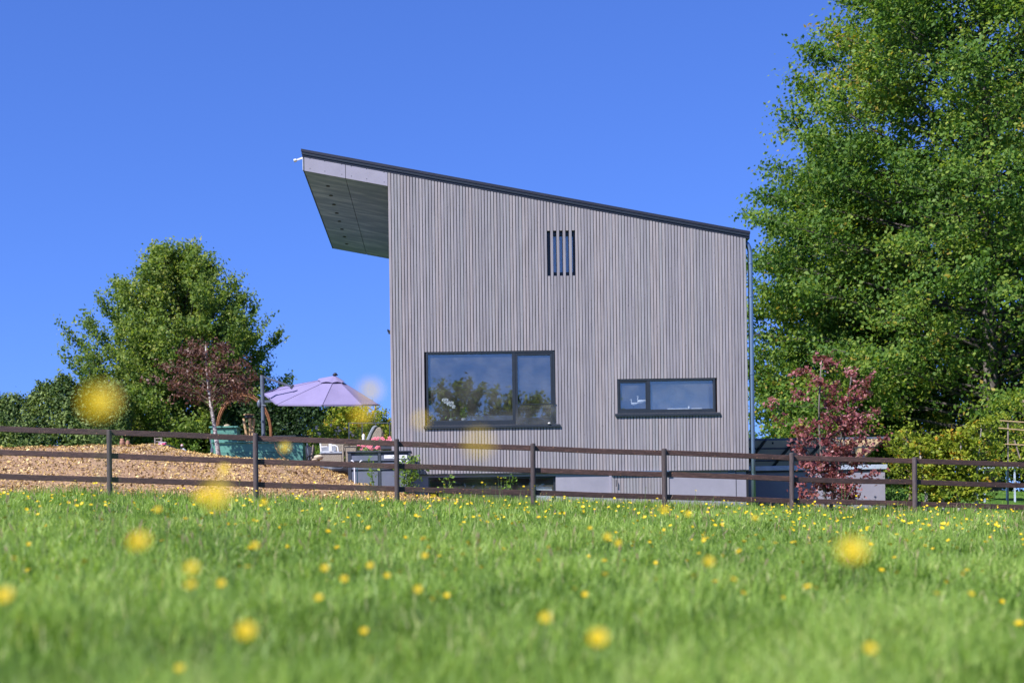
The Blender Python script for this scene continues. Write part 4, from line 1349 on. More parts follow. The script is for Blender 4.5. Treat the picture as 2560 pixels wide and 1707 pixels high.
def tree_parts(t, base, H, r0, env, z0, nl, ns, ntw, lpt, leaf, mat, bark, rise=(.1, 1.0), twig=.45, seed=1, flat=.5, lean=(0, 0), sag=0.0, uptip=.0, tone=(.45, .2), vs=.28, souter=1.0, limb_r=.05, envnoise=.18, leafscale=None):
    rg = np.random.default_rng(seed)
    base = np.array(base, float)
    # trunk
    nseg = 9
    tp = []
    for i_ in range(nseg + 1):
        s = i_ / nseg
        tp.append(base + np.array([lean[0] * s + .12 * math.sin(3 * s + seed) * s, lean[1] * s + .1 * math.cos(4 * s + seed) * s, H * .96 * s]))
    tp = np.array(tp)
    def tr(h):
        s = np.clip(h / (H * .96), 0, 1) * nseg
        return np.stack([np.interp(s, range(nseg + 1), tp[:, k]) for k in range(3)], -1)
    tt = z0 + (1 - z0) * ((np.arange(nl) + .5) / nl) ** .95
    az = np.arange(nl) * 2.39996 + rg.uniform(-.3, .3, nl)
    ex, ey = zip(*env)
    Rr = np.interp(tt, ex, ey) * rg.uniform(1 - envnoise * 1.4, 1 + envnoise * .5, nl) * (1 + envnoise * .6 * np.sin(az * 3 + tt * 9 + seed))
    Rr = Rr * np.where(rg.uniform(0, 1, nl) < .13, 1.15 if H < 20 else 1.05, 1.0)
    ri = rise[0] + (rise[1] - rise[0]) * tt
    h1 = tt * H
    h0 = np.maximum(h1 - Rr * ri - .02 * H, z0 * H * .55)
    S0 = tr(h0)
    T1 = tr(h1)
    T1[:, 0] += np.cos(az) * Rr
    T1[:, 1] += np.sin(az) * Rr
    T1[:, 2] = base[2] + h1 - sag * Rr
    bul = (sag * .9 + .06) * Rr
    def curve(idx, s):
        s = s[:, None]
        return S0[idx] * (1 - s) + T1[idx] * s + UP * (bul[idx][:, None] * 4 * s * (1 - s) * .5)
    tm = MB().tube([Vector(p) for p in tp], [r0 * (1.25 if i_ == 0 else 1) * (1 - .9 * i_ / nseg) + .012 for i_ in range(nseg + 1)], 10)
    part('trunk', tm, bark, t, smooth=True)
    lm = MB()
    for i_ in range(nl):
        ps = [Vector(curve(np.array([i_]), np.array([s]))[0]) for s in (0, .3, .6, .93)]
        rr = max(limb_r * .7 * (.2 + Rr[i_] / max(ey)), .006)
        lm.tube(ps, [rr, rr * .75, rr * .5, rr * .15], 5, cap=False)
    # sub branches
    idx = np.repeat(np.arange(nl), ns)
    s = .2 + .8 * rg.uniform(0, 1.0, len(idx)) ** souter
    P0 = curve(idx, s)
    d = unit(T1[idx] - S0[idx])
    perp = unit(np.cross(d, UP) + 1e-6)
    sg = rg.choice([-1, 1], len(idx))
    an = rg.uniform(.35, 1.15, len(idx))
    D = unit(d * np.cos(an)[:, None] + perp * (np.sin(an) * sg)[:, None] + UP * (rg.normal(.05 + uptip, vs, len(idx)))[:, None])
    Ls = (Rr[idx] * .42 * (1.15 - s) + .12 * max(ey) * .5) * rg.uniform(.6, 1.2, len(idx))
    for i_ in range(0, len(idx), 2):
        a, b = Vector(P0[i_]), Vector(P0[i_] + D[i_] * Ls[i_])
        lm.tube([a, b], [limb_r * .22, limb_r * .06], 3, cap=False)
    part('limbs', lm, M['bark_dark'] if bark is M['bark'] else M['twig'], t)
    # twigs
    i2 = np.repeat(np.arange(len(idx)), ntw)
    u = rg.uniform(.1, 1.0, len(i2))
    Q0 = P0[i2] + D[i2] * (Ls[i2] * u)[:, None]
    pr = unit(np.cross(D[i2], UP) + 1e-6)
    a2 = rg.uniform(-1.2, 1.2, len(i2))
    E = unit(D[i2] * np.cos(a2)[:, None] + pr * np.sin(a2)[:, None] + UP * rg.normal(.02 + uptip * 1.3, vs + .02, len(i2))[:, None])
    Lt = twig * rg.uniform(.5, 1.3, len(i2))
    ltone = rg.normal(0, .1, nl)
    ctone = rg.normal(tone[0], tone[1], len(i2)) + ltone[idx[i2]]
    i3 = np.repeat(np.arange(len(i2)), lpt)
    v = rg.uniform(0, 1.05, len(i3))
    P = Q0[i3] + E[i3] * (Lt[i3] * v)[:, None]
    jit = rg.normal(size=(len(i3), 3)) * np.array([.5, .5, .4]) * twig * .36
    P = P + jit - UP * (.10 * twig * v ** 2)[:, None] * (1 if flat else 0)
    N = unit(rg.normal(size=(len(i3), 3)) * (1.0 - flat * .45) + UP * flat * 1.3 + unit(P - (base + UP * H * .45)) * .45)
    # leaves near the twig tips are younger and paler
    to = ctone[i3] + rg.normal(0, .12, len(i3)) + .22 * (v - .5)
    Vv, Fq = diamonds(P, N, leaf, .62, rg)
    c = quads('crown', Vv, Fq, mat, t, np.clip(to, 0, 1))
    return c


def tree(name, label, cat, loc, *a, group=None, **k):
    t = thing(name, label, cat, loc, group)
    tree_parts(t, loc, *a, **k)
    return t


# hornbeam on the left
lx_, ly_ = X(446, 52), 52.0
lz_ = gz(lx_, ly_)
Hn = Z(440, 588, 52) - lz_ - .7
horn = tree('hornbeam_tree', 'broad green tree with upswept twigs on the left behind the garden', 'tree', (lx_, ly_, lz_), Hn, .22,
            [(0, 3.0), (.15, 3.7), (.32, 3.75), (.5, 3.6), (.7, 3.0), (.85, 2.1), (1, .6)], .05, 260, 10, 5, 14, .115, M['leaf_horn'], M['bark'],
            rise=(.25, 1.5), twig=.5, seed=5, flat=.1, uptip=.4, souter=.7, envnoise=.13, tone=(.52, .15), limb_r=.05)

# tall beech on the right and its neighbours
bx_, by_ = X(2478, 48), 48.0
beech = tree('beech_tree', 'tallest broadleaf tree, its grey trunk at the right edge', 'tree', (bx_, by_, gz(bx_, by_)), 25.0, .26,
             [(0, 6.5), (.12, 7.2), (.25, 7.8), (.4, 7.4), (.5, 6.7), (.6, 5.8), (.73, 4.3), (.88, 2.7), (1, .4)], .07, 230, 19, 6, 15, .142, M['leaf_beech'], M['bark'],
             rise=(-.05, .75), twig=.85, seed=9, flat=.5, tone=(.5, .16), limb_r=.085, envnoise=.09, vs=.17, souter=.75)
cx_, cy_ = X(2105, 52), 52.0
tree('beech_tree', 'rounded green tree close behind the house and its downpipe', 'tree', (cx_, cy_, gz(cx_, cy_)), 13.0, .2,
     [(0, 3.4), (.2, 3.6), (.45, 3.5), (.65, 2.9), (.85, 1.8), (1, .4)], .03, 180, 10, 5, 13, .14, M['leaf_beech'], M['bark'],
     rise=(.1, .9), twig=.65, seed=14, flat=.4, vs=.18, souter=.75, tone=(.5, .18), limb_r=.06)
dx_, dy_ = X(2330, 60), 60.0
tree('beech_tree', 'dark tree half hidden behind the lower boughs of the tall one', 'tree', (dx_, dy_, gz(dx_, dy_)), 15.0, .22,
     [(0, 5), (.2, 6.0), (.5, 5.8), (.75, 4.0), (1, .6)], .03, 110, 8, 5, 11, .24, M['leaf_beech'], M['bark'],
     rise=(.1, .9), twig=.9, seed=21, flat=.35, tone=(.3, .15), limb_r=.06)
ex_, ey_ = X(2760, 53), 53.0
tree('beech_tree', 'tree at the right border showing bare twigs among its leaves', 'tree', (ex_, ey_, gz(ex_, ey_)), 22.0, .22,
     [(0, 5), (.2, 5.4), (.5, 5.2), (.75, 3.8), (1, .6)], .05, 110, 8, 5, 12, .2, M['leaf_beech'], M['bark'],
     rise=(.1, .9), twig=.8, seed=33, flat=.4, tone=(.4, .2), limb_r=.08)

# purple plum by the green bed
py_ = 35.6
pxw = X(548, py_, 1140)
plum_base = (pxw, py_, gz(pxw, py_) - .02)
pt = thing('plum_tree', 'small dark purple leaved tree with a pale mottled trunk', 'tree', plum_base)
Hp = Z(548, 850, py_) - plum_base[2]
tree_parts(pt, plum_base, Hp, .05, [(0, .5), (.5, .95), (.7, 1.25), (.88, 1.15), (1, .4)], .56, 30, 6, 3, 8, .08, M['leaf_plum'], M['bark_pale'],
           rise=(.3, .6), twig=.28, seed=3, flat=.05, sag=.30, tone=(.45, .25), limb_r=.014, lean=(-.28, 0), envnoise=.3)

# red maple shrub in front of the annex
my_ = 32.2
mxw = X(2066, my_, 1240)
mbase = (mxw, my_, gz(mxw, my_) - .02)
mt_ = thing('maple_shrub', 'red leaved maple shrub behind the fence in front of the annex', 'shrub', mbase)
Hm = Z(2045, 885, my_) - mbase[2]
for k, (ln, sd, hh) in enumerate((((-.15, 0), 4, 1.0), ((.72, .1), 8, .90), ((.15, -.1), 12, .62))):
    tree_parts(mt_, (mbase[0] + .06 * k, mbase[1] + .03 * k, mbase[2]), Hm * hh, .022, [(0, .3), (.2, .55), (.45, .85), (.6, 1.12), (.75, .9), (.9, .5), (1, .15)], .12, 20, 5, 3, 7, .095, M['leaf_maple'], M['bark'],
               rise=(.3, .8), twig=.24, seed=sd, flat=.35, tone=(.45, .25), limb_r=.012, lean=ln, envnoise=.4)

# trained yellow-green limes behind the fence on the right
EY = 33.6
lab = {2315: 'leftmost', 2358: 'second from the left', 2398: 'third from the left', 2441: 'rightmost'}
for k, px in enumerate((2315, 2358, 2398, 2441)):
    x = X(px, EY, 1270)
    z = gz(x, EY)
    t = thing('trained_tree', 'yellow-green trained tree with pale slim trunk, %s of four in a row' % lab[px], 'tree', (x, EY, z - .05), 'trained trees in a row behind the fence')
    Hh = Z(px, (1090, 1078, 1078, 1045)[k], EY) - z
    tree_parts(t, (x, EY, z - .05), Hh, .035, [(0, .4), (.2, .42), (.6, .5), (.85, .5), (1, .15)], .18, 30, 4, 3, 6, .095, M['leaf_lime'], M['bark_pale'],
               rise=(.1, .5), twig=.24, seed=40 + k, flat=.2, tone=(.5, .22), limb_r=.012, envnoise=.3)
x = X(2200, EY + 1)
x += .75
t = thing('lime_bush', 'yellow-green leafy bush at the right end of the annex', 'bush', (x, EY + 1.5, gz(x, EY)))
tree_parts(t, (x, EY + 1.2, gz(x, EY)), 2.2, .03, [(0, .4), (.4, .5), (.8, .6), (1, .3)], .4, 24, 4, 3, 7, .085, M['leaf_lime'], M['twig'], rise=(.1, .7), twig=.26, seed=51, flat=.2, tone=(.45, .22), limb_r=.01)
x = X(2545, 35.5)
t = thing('lime_bush', 'yellow-green leafy bush cut by the right edge of the picture', 'bush', (x, 35.5, gz(x, 35.5)))
tree_parts(t, (x + .3, 35.5, gz(x, 35.5)), 3.0, .03, [(0, .4), (.3, 1.0), (.8, .9), (1, .3)], .3, 34, 5, 3, 6, .085, M['leaf_lime'], M['twig'], rise=(.1, .7), twig=.3, seed=52, flat=.2, tone=(.4, .22), limb_r=.01)
t = thing('cane_trellis', 'bamboo canes tied crosswise above the trained trees', 'trellis', at(2500, 1275, 34.2))
for (a, b) in (((2488, 1069), (2590, 1078)), ((2497, 1051), (2600, 1058)), ((2512, 1110), (2600, 1114)), ((2318, 1124), (2356, 1131)), ((2422, 1197), (2470, 1199)), ((2330, 1230), (2380, 1226))):
    part('cane', MB().tube([at(*a, 34.0), at(*b, 34.0)], .014, 6), M['cane'], t)
for (a, b) in (((2520, 1275), (2520, 1055)), ((2550, 1145), (2536, 1100))):
    part('stake', MB().tube([at(*a, 34.03), at(*b, 34.03)], .018, 6), M['timber2'], t)
# blue bench glimpsed through the leaves
t = thing('garden_table', 'pale blue table half hidden behind the yellow-green leaves', 'table', (X(2500, 38), 38, gz(X(2500, 38), 38)))
part('tabletop', MB().box(X(2455, 38), X(2545, 38), 38, 38.7, Z(2500, 1171, 38), Z(2500, 1167, 38)), M['coping'], t)
for a in (2462, 2538):
    for y in (38.05, 38.6):
        part('leg', MB().box(X(a, 38) - .02, X(a, 38) + .02, y, y + .04, gz(X(a, 38), 38), Z(2500, 1171, 38)), M['coping'], t)


# hedges: leaves over a rough volume with twigs inside
def hedge(name, label, x0, x1, Y, dep, prof, n, leaf, mat, seed, tone=(.45, .22), dens=1.0):
    rg = np.random.default_rng(seed)
    xc = (x0 + x1) / 2
    t = thing(name, label, 'hedge', (xc, Y, gz(xc, Y)))
    pxs, pzs = zip(*prof)
    u = rg.uniform(0, 1, n)
    x = x0 + (x1 - x0) * u
    top = np.interp(x, pxs, pzs) + .16 * np.sin(x * 2.9 + seed) + .11 * np.sin(x * 7.1) + .07 * np.sin(x * 17)
    g0 = ground(x, np.full(n, Y))
    v = rg.uniform(0, 1, n) ** .8
    z = g0 + (top - g0) * v + rg.normal(0, .07, n)
    half = dep / 2 * np.clip(1.15 - v ** 3 * .8, .2, 1.2) * (1 + .2 * np.sin(x * 3.3 + z * 2.1) + .12 * np.sin(x * 8 + z * 7))
    y = Y + half * np.where(rg.uniform(0, 1, n) < .6, -1, rg.uniform(-1, 1, n)) * rg.uniform(.75, 1.0, n)
    # clumps
    P = np.stack([x, y, z], -1) + rg.normal(0, .05, (n, 3))
    N = unit(np.stack([np.zeros(n), (y - Y), (v - .3) * 1.5], -1) + rg.normal(0, .8, (n, 3)))
    Vv, Fq = diamonds(P, N, leaf, .6, rg)
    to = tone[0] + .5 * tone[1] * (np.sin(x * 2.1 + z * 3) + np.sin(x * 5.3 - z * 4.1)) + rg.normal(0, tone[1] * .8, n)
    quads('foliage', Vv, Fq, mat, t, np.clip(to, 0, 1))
    tm = MB()
    rr = random.Random(seed)
    k = int((x1 - x0) * 7)
    for _ in range(k):
        a = x0 + (x1 - x0) * rr.random()
        zt = float(np.interp(a, pxs, pzs)) + rr.uniform(-.6, .35)
        tm.tube([(a, Y + rr.uniform(-.3, .3), gz(a, Y)), (a + rr.uniform(-.4, .4), Y + rr.uniform(-.4, .4), zt)], [.03, .005], 4, cap=False)
    part('stems', tm, M['bark_dark'], t)
    # shoots above the top with a few leaves
    return t


HYY = 48.0
def hp(px, py, Y=HYY): p = at(px, py, Y); return (p.x, p.z)
hedge('hedge', 'uneven green hedge at the far left behind the chip bed', X(-90, HYY), X(330, HYY), HYY, 1.6,
      [hp(-90, 985), hp(10, 995), hp(60, 985), hp(110, 975), (hp(150, 952)), hp(200, 945), hp(260, 960), hp(330, 1000)], 48000, .115, M['leaf_hedge'], 3, tone=(.72, .28))
hedge('hedge', 'hedge under the parasol, leaves toned dark as if backlit', X(560, 50), X(1000, 50), 50.0, 1.3,
      [hp(560, 1000, 50), hp(640, 1005, 50), hp(700, 995, 50), hp(790, 1003, 50), hp(850, 1015, 50), hp(930, 1045, 50), hp(1000, 1060, 50)], 54000, .115, M['leaf_hedge'], 6, tone=(.15, .15))  # low leaf tone puts the backlit darkness into the colour
gx, gyy = X(893, 42), 42.0
t = thing('golden_bush', 'yellow-green bush between the parasol and the house wall', 'bush', (gx, gyy, gz(gx, gyy)))
tree_parts(t, (gx, gyy, gz(gx, gyy)), Z(900, 1012, 42) - gz(gx, gyy), .05, [(0, .8), (.5, 1.3), (.8, 1.25), (1, .4)], .25, 60, 7, 3, 10, .08, M['leaf_lime'], M['twig'], rise=(.3, 1.2), twig=.25, seed=61, flat=.1, uptip=.3, tone=(.6, .2), limb_r=.015)
gx, gyy = X(835, 38.2), 38.2
t = thing('rose_bush', 'light green rose bush with pale blooms behind the wicker seat', 'bush', (gx, gyy, gz(gx, gyy)))
tree_parts(t, (gx, gyy, gz(gx, gyy)), Z(840, 1062, 38.2) - gz(gx, gyy), .03, [(0, .3), (.5, .7), (.8, .75), (1, .4)], .3, 34, 5, 3, 7, .07, M['leaf_young'], M['twig'], rise=(.3, .9), twig=.22, seed=63, flat=.2, tone=(.5, .25), limb_r=.01)
bm_ = MB()
rr = random.Random(8)
for _ in range(16):
    q_ = at(rr.uniform(790, 885), rr.uniform(1056, 1098), 37.7)
    for k in range(3):
        bm_.ball((q_.x + rr.uniform(-.02, .02), 37.7, q_.z + rr.uniform(-.02, .02)), .03, .025, .025, 6, 4)
part('blooms', bm_, M['slab'], t)

def small_plant(px, pyt, pyb, Y, w_, n, leaf, mat, label, name='shrub', seed=1, cat='plant'):
    x = X(px, Y, pyb)
    g0 = gz(x, Y)
    t = thing(name, label, cat, (x, Y, g0))
    H_ = Z(px, pyt, Y) - g0
    rr = random.Random(seed)
    rg = np.random.default_rng(seed)
    st = MB(); pp = []
    for k in range(max(3, n // 45)):
        tip = Vector((x + rr.uniform(-w_, w_), Y + rr.uniform(-w_, w_) * .6, g0 + H_ * rr.uniform(.65, 1.0)))
        b = Vector((x + rr.uniform(-.05, .05), Y, g0 - .03))
        m_ = b.lerp(tip, .5) + Vector((rr.uniform(-.05, .05), 0, .05))
        st.tube([b, m_, tip], [.008, .006, .003], 5, cap=False)
        for _ in range(n // max(3, n // 45)):
            s = rr.uniform(.15, 1.03)
            c = b.lerp(m_, s * 2) if s < .5 else m_.lerp(tip, s * 2 - 1)
            pp.append((c.x + rr.gauss(0, .055 + w_ * .12), c.y + rr.gauss(0, .05), c.z + rr.gauss(0, .045)))
    part('stems', st, M['leafstem'], t)
    P = np.array(pp)
    N = unit(rg.normal(size=P.shape) + np.array([0, -.4, .6]))
    Vv, Fq = diamonds(P, N, leaf, .6, rg)
    quads('foliage', Vv, Fq, mat, t, np.clip(rg.normal(.55, .2, len(P)), 0, 1))
    return t


small_plant(1018, 1135, 1218, 31.9, .30, 520, .075, M['leaf_young'], 'light green bush in front of the cabinet beside the house corner', 'garden_bush', 2, 'bush')
small_plant(938, 1140, 1225, 30.6, .11, 46, .085, M['leaf_young'], 'slender sapling with pale leaves in front of the dark cabinet', 'sapling', 4)
small_plant(1117, 1192, 1240, 29.7, .20, 60, .075, M['leaf_young'], 'low leafy weed left below the basement window', 'weed', 5)
small_plant(1272, 1178, 1240, 30.3, .17, 85, .07, M['leaf_young'], 'tall leafy weed in front of the basement window', 'weed', 6)
small_plant(2110, 1190, 1270, 31.2, .2, 70, .07, M['leaf_maple'], 'low red shoots at the foot of the annex wall', 'shrub', 7)
small_plant(485, 1105, 1140, 38.6, .25, 170, .06, M['leaf_young'], 'light green plants between toy and raised bed', 'garden_bush', 9, 'bush')
small_plant(8, 1105, 1140, 37.4, .25, 120, .06, M['leaf_lime'], 'pale plants at the far left edge above the chips', 'garden_bush', 10, 'bush')
small_plant(790, 1105, 1150, 37.9, .16, 130, .06, M['leaf_young'], 'green climbing plant behind the white armchair', 'garden_bush', 11, 'bush')
small_plant(2235, 1215, 1270, 36.5, .9, 600, .08, M['leaf_young'], 'low bright green bank plant right of the annex', 'ground_shrub', 12, 'bush')

# trees across the meadow behind the photographer: the picture window mirrors them
def copy_tree(o, loc, sc, rz, label, group=None):
    c = o.copy()
    COL.objects.link(c)
    c.location = loc; c.scale = (sc, sc, sc); c.rotation_euler = (0, 0, rz)
    c['label'] = label
    if group: c['group'] = group
    for ch in o.children:
        k = ch.copy(); COL.objects.link(k); k.parent = c
    return c
mirr = tree('mirrored_tree', 'far green tree mirrored at the left of the picture window', 'tree', (-5.5, -50.0, gz(-5.5, -50)), 17.3, .4,
            [(0, 5.2), (.15, 7.0), (.32, 7.3), (.5, 7.0), (.7, 5.8), (.85, 4.2), (1, 1.2)], .05, 90, 8, 4, 8, .34, M['leaf_horn'], M['bark'],
            rise=(.25, 1.5), twig=.9, seed=77, flat=.1, uptip=.4, souter=.7, envnoise=.15, tone=(.45, .15), limb_r=.09, group='trees behind the photographer')
for k, (x, y, sc) in enumerate(((0.6, -51, 1.0), (5.6, -50, .93), (11, -52, 1.0))):
    copy_tree(mirr, (x, y, gz(x, y)), sc, k * 1.3 + 1, 'far green tree mirrored %s' % ('in the middle of the picture window', 'in the narrow right sash of the picture window', 'in the strip window')[k], 'trees behind the photographer')

# ---------------------------------------------------------------- wood chips
def chipedge(x): return 28.15 + .10 * np.sin(x * 2.2) + .06 * np.sin(x * 6.1) + np.clip((x + 2.5) * .55, 0, 2.2)
cxs = np.linspace(-22, .6, 150); cys = np.linspace(0, 1, 40)
CX, CV = np.meshgrid(cxs, cys)
CYY = chipedge(CX) + CV * (37.4 - chipedge(CX))
V = np.stack([CX, CYY, ground(CX, CYY) + .012], -1).reshape(-1, 3)
i = np.arange(39)[:, None] * 150 + np.arange(149)[None, :]
Q = np.stack([i, i + 1, i + 151, i + 150], -1).reshape(-1, 4)
o = quads('chip_bed', V, Q, M['chipsoil'])
o.data.polygons.foreach_set('use_smooth', [True] * len(o.data.polygons))
tag(o, kind='structure')
n = 64000
x = rng.uniform(-17, .6, n); y = 28.0 + 8.8 * rng.uniform(0, 1, n) ** 1.25
ok = y > chipedge(x) - .12 * rng.uniform(0, 1, n) ** 2
x, y = x[ok], y[ok]; n = len(x)
P = np.stack([x, y, ground(x, y) + .02 + rng.uniform(0, .035, n)], -1)
N = unit(rng.normal(size=(n, 3)) * .75 + np.array([0, -.25, .9]))
Vv, Fq = diamonds(P, N, rng.uniform(.03, .06, n) * (1 + (rng.uniform(0, 1, n) > .85) * .9), .5)
o = quads('wood_chips', Vv, Fq, M['chips'], None, np.clip(rng.normal(.5, .26, n) + .14 * np.sin(x * 1.7 + 2 * np.sin(y * 1.3)) * np.sin(y * 2.1 + x) - .25 * (np.sin(x * .8 + 1) * np.sin(y * 3.1 + x * 1.9) > .72), 0, 1))
tag(o, 'tan wood chips mulching the bank behind the fence', 'wood chips', kind='stuff')

# ---------------------------------------------------------------- grass
def patch(x, y):
    return .5 + .25 * np.sin(x * .9 + 2 * np.sin(y * .35)) + .2 * np.sin(x * 2.3 - y * 1.1) + .15 * np.sin(x * 5.1 + y * 3.7)


def grass(name, n, yr, power, hr, wr, seed, label, region=None, straw=.05):
    rg = np.random.default_rng(seed)
    y = yr[0] + (yr[1] - yr[0]) * rg.uniform(0, 1, n) ** power
    xl, xr = -.40 * y - .6, .48 * y + .6
    x = xl + (xr - xl) * rg.uniform(0, 1, n)
    # gather into tufts
    nb = 26
    ti = np.arange(n) // nb
    nt_ = ti.max() + 1
    tsz = rg.uniform(.5, 1.6, nt_)
    spread = (.035 + .012 * np.sqrt(y[ti * nb]) ) * tsz[ti]
    loose = rg.uniform(0, 1, n) < .35
    x = np.where(loose, x, x[ti * nb] + rg.normal(0, 1, n) * spread)
    y = np.where(loose, y, y[ti * nb] + rg.normal(0, 1, n) * spread)
    taz = rg.uniform(0, 6.28, nt_)[ti]; th = rg.uniform(.65, 1.35, nt_)[ti]; tto = rg.normal(0, .12, nt_)[ti]
    if region is not None:
        ok = region(x, y)
        x, y, taz, th, tto, loose = x[ok], y[ok], taz[ok], th[ok], tto[ok], loose[ok]
        n = len(x)
    pa = patch(x * 1.7, y * 1.7)
    h = (hr[0] + (hr[1] - hr[0]) * np.clip(pa + rg.normal(0, .22, n), 0, 1.3)) * np.where(loose, .9, th)
    wd = rg.uniform(wr[0], wr[1], n)
    az = taz + rg.normal(0, 1.1, n)
    wa = rg.uniform(0, 2 * math.pi, n)
    ln = rg.gamma(2.0, .26, n)
    gzv = ground(x, y) - .01
    b = np.stack([x, y, gzv], -1)
    wv = np.stack([np.cos(wa), np.sin(wa), np.zeros(n)], -1) * wd[:, None]
    dv = np.stack([np.cos(az), np.sin(az), np.zeros(n)], -1)
    mid = b + dv * (h * ln * .3)[:, None] + UP * (h * .55)[:, None]
    tip = b + dv * (h * ln * 1.1)[:, None] + UP * (h * np.clip(1.05 - ln * .35, .3, 1.1))[:, None]
    V = np.stack([b - wv * .5, b + wv * .5, mid - wv * .42, mid + wv * .42, tip], 1).reshape(-1, 3)
    k = np.arange(n)[:, None] * 5
    Fq = k + np.array([[0, 1, 3, 2]]); Tr = k + np.array([[2, 3, 4]])
    to = .14 + .52 * pa + rg.normal(0, .12, n) + tto
    to = np.where(rg.uniform(0, 1, n) < straw, rg.uniform(.88, 1.0, n), np.clip(to, 0, .86))
    o = quads(name, V, Fq, M['grass'], None, np.concatenate([to, to]), Tr)
    tag(o, label, 'grass', kind='stuff')


def mead(x, y): return (y < chipedge(x) + .12) | (x > .3)
grass('near_grass', 65000, (1.3, 8), .75, (.08, .20), (.006, .012), 1, 'out of focus meadow grass closest to the viewer', mead, .06)
grass('meadow_grass', 104000, (8, 18), .8, (.08, .19), (.008, .015), 2, 'green meadow grass in the middle distance', mead, .05)
grass('far_grass', 125000, (18, 33), .9, (.07, .19), (.011, .021), 3, 'green meadow grass up to the fence and the house', lambda x, y: mead(x, y) & ((y < 32.8) | (x > 7)), .05)
grass('lawn', 25000, (33, 50), 1.0, (.05, .10), (.015, .03), 4, 'bright short lawn behind the trained trees on the right', lambda x, y: x > 9.0, .01)

def strip(name, pts, n, hr, label, seed):
    rg = np.random.default_rng(seed)
    k = rg.integers(0, len(pts) - 1, n); s = rg.uniform(0, 1, n)
    A = np.array(pts)[k]; B = np.array(pts)[k + 1]
    c = A + (B - A) * s[:, None]
    dens = .5 + .5 * np.sin(c[:, 0] * 2.3) * np.sin(c[:, 0] * .7 + 1)
    keep = rg.uniform(0, 1, n) < dens + .25
    c = c[keep]; n = len(c)
    x = c[:, 0] + rg.normal(0, .05, n); y = c[:, 1] + rg.normal(0, .10, n)
    h = rg.uniform(hr[0], hr[1], n); az = rg.uniform(0, 6.28, n); wa = rg.uniform(0, 6.28, n); wd = rg.uniform(.007, .014, n); ln = rg.gamma(2, .18, n)
    b = np.stack([x, y, ground(x, y)], -1)
    wv = np.stack([np.cos(wa), np.sin(wa), 0 * wa], -1) * wd[:, None]
    dv = np.stack([np.cos(az), np.sin(az), 0 * az], -1)
    mid = b + dv * (h * ln * .3)[:, None] + UP * (h * .6)[:, None]
    tip = b + dv * (h * ln)[:, None] + UP * (h * (1.05 - .3 * ln))[:, None]
    V = np.stack([b - wv * .5, b + wv * .5, mid - wv * .4, mid + wv * .4, tip], 1).reshape(-1, 3)
    kk = np.arange(n)[:, None] * 5
    to = np.where(rg.uniform(0, 1, n) < .12, .95, np.clip(rg.normal(.4, .18, n), 0, .86))
    o = quads(name, V, kk + np.array([[0, 1, 3, 2]]), M['grass'], None, np.concatenate([to, to]), kk + np.array([[2, 3, 4]]))
    tag(o, label, 'grass', kind='stuff')


fpts = []
for k in KS:
    Y, px = fpost(k)
    fpts.append((at(px, 1240, Y).x, Y + .02))
strip('fence_grass', fpts, 9000, (.12, .34), 'longer unmown grass growing along the foot of the fence', 71)
strip('wall_grass', [(-.4, 32.85), (6.9, 32.85)], 2600, (.10, .30), 'longer grass growing against the foot of the house wall', 72)
strip('wall_grass', [(6.95, 34.6), (10.6, 34.6)], 1500, (.10, .30), 'longer grass growing against the foot of the annex wall', 73)

# ---------------------------------------------------------------- yellow wildflowers
def flowerhead(mb, c, r_, tilt=(0, 0), n=9, rg=random):
    c = Vector(c)
    nrm = Vector((tilt[0], tilt[1], 1)).normalized()
    a = nrm.orthogonal().normalized(); b = nrm.cross(a)
    for k in range(n):
        an = 2 * math.pi * k / n
        d = a * math.cos(an) + b * math.sin(an)
        s = a * -math.sin(an) + b * math.cos(an)
        wd = r_ * 2.3 / n
        p0, p1, p2 = c, c + d * r_ * .65 + nrm * r_ * .16, c + d * r_ + nrm * r_ * .30
        mb.add([p0, p1 - s * wd, p2 - s * wd * .55, p2 + s * wd * .55, p1 + s * wd], [(0, 1, 2, 3, 4)])


proto = thing('wildflower', 'yellow wildflower', 'flower', (0, 0, 0), 'yellow wildflowers in the meadow')
sm_ = MB().tube([(0, 0, 0), (.02, .01, .4), (.008, .0, .75), (0, 0, 1)], [.0018, .0015, .0013, .0013], 5)
st_ = part('stem', sm_, M['leafstem'], proto)
hm = MB(); flowerhead(hm, (0, 0, 0), .017, (0, 0), 10)
flowerhead(hm, (0, 0, .0025), .0115, (.1, .05), 8)
hd_ = part('flower_head', hm, M['petal2'], proto)
cm_ = MB().ball((0, 0, .004), .0045, .0045, .003, 8, 4).lathe([(.0015, -.008), (.004, -.003), (.005, .0)], (0, 0, 0), 8)
cc_ = part('centre', cm_, M['pollen'], hd_)
used = [False]


def place_flower(x, y, ztop_, sc, label):
    g0 = gz(x, y)
    h = max(ztop_ - g0, .06)
    if not used[0]:
        used[0] = True
        r_, s_, hd, ce = proto, st_, hd_, cc_
    else:
        r_ = proto.copy(); COL.objects.link(r_)
        s_ = st_.copy(); COL.objects.link(s_); s_.parent = r_
        hd = hd_.copy(); COL.objects.link(hd); hd.parent = r_
        ce = cc_.copy(); COL.objects.link(ce); ce.parent = hd
    r_.location = (x, y, g0)
    r_.rotation_euler = (0, 0, random.uniform(0, 6.28))
    s_.scale = (sc, sc, h)
    hd.location = (0, 0, h)
    hd.scale = (sc, sc, sc)
    hd.rotation_euler = (random.gauss(0, .35), random.gauss(0, .35), 0)
    r_['label'] = label
    return r_, hd


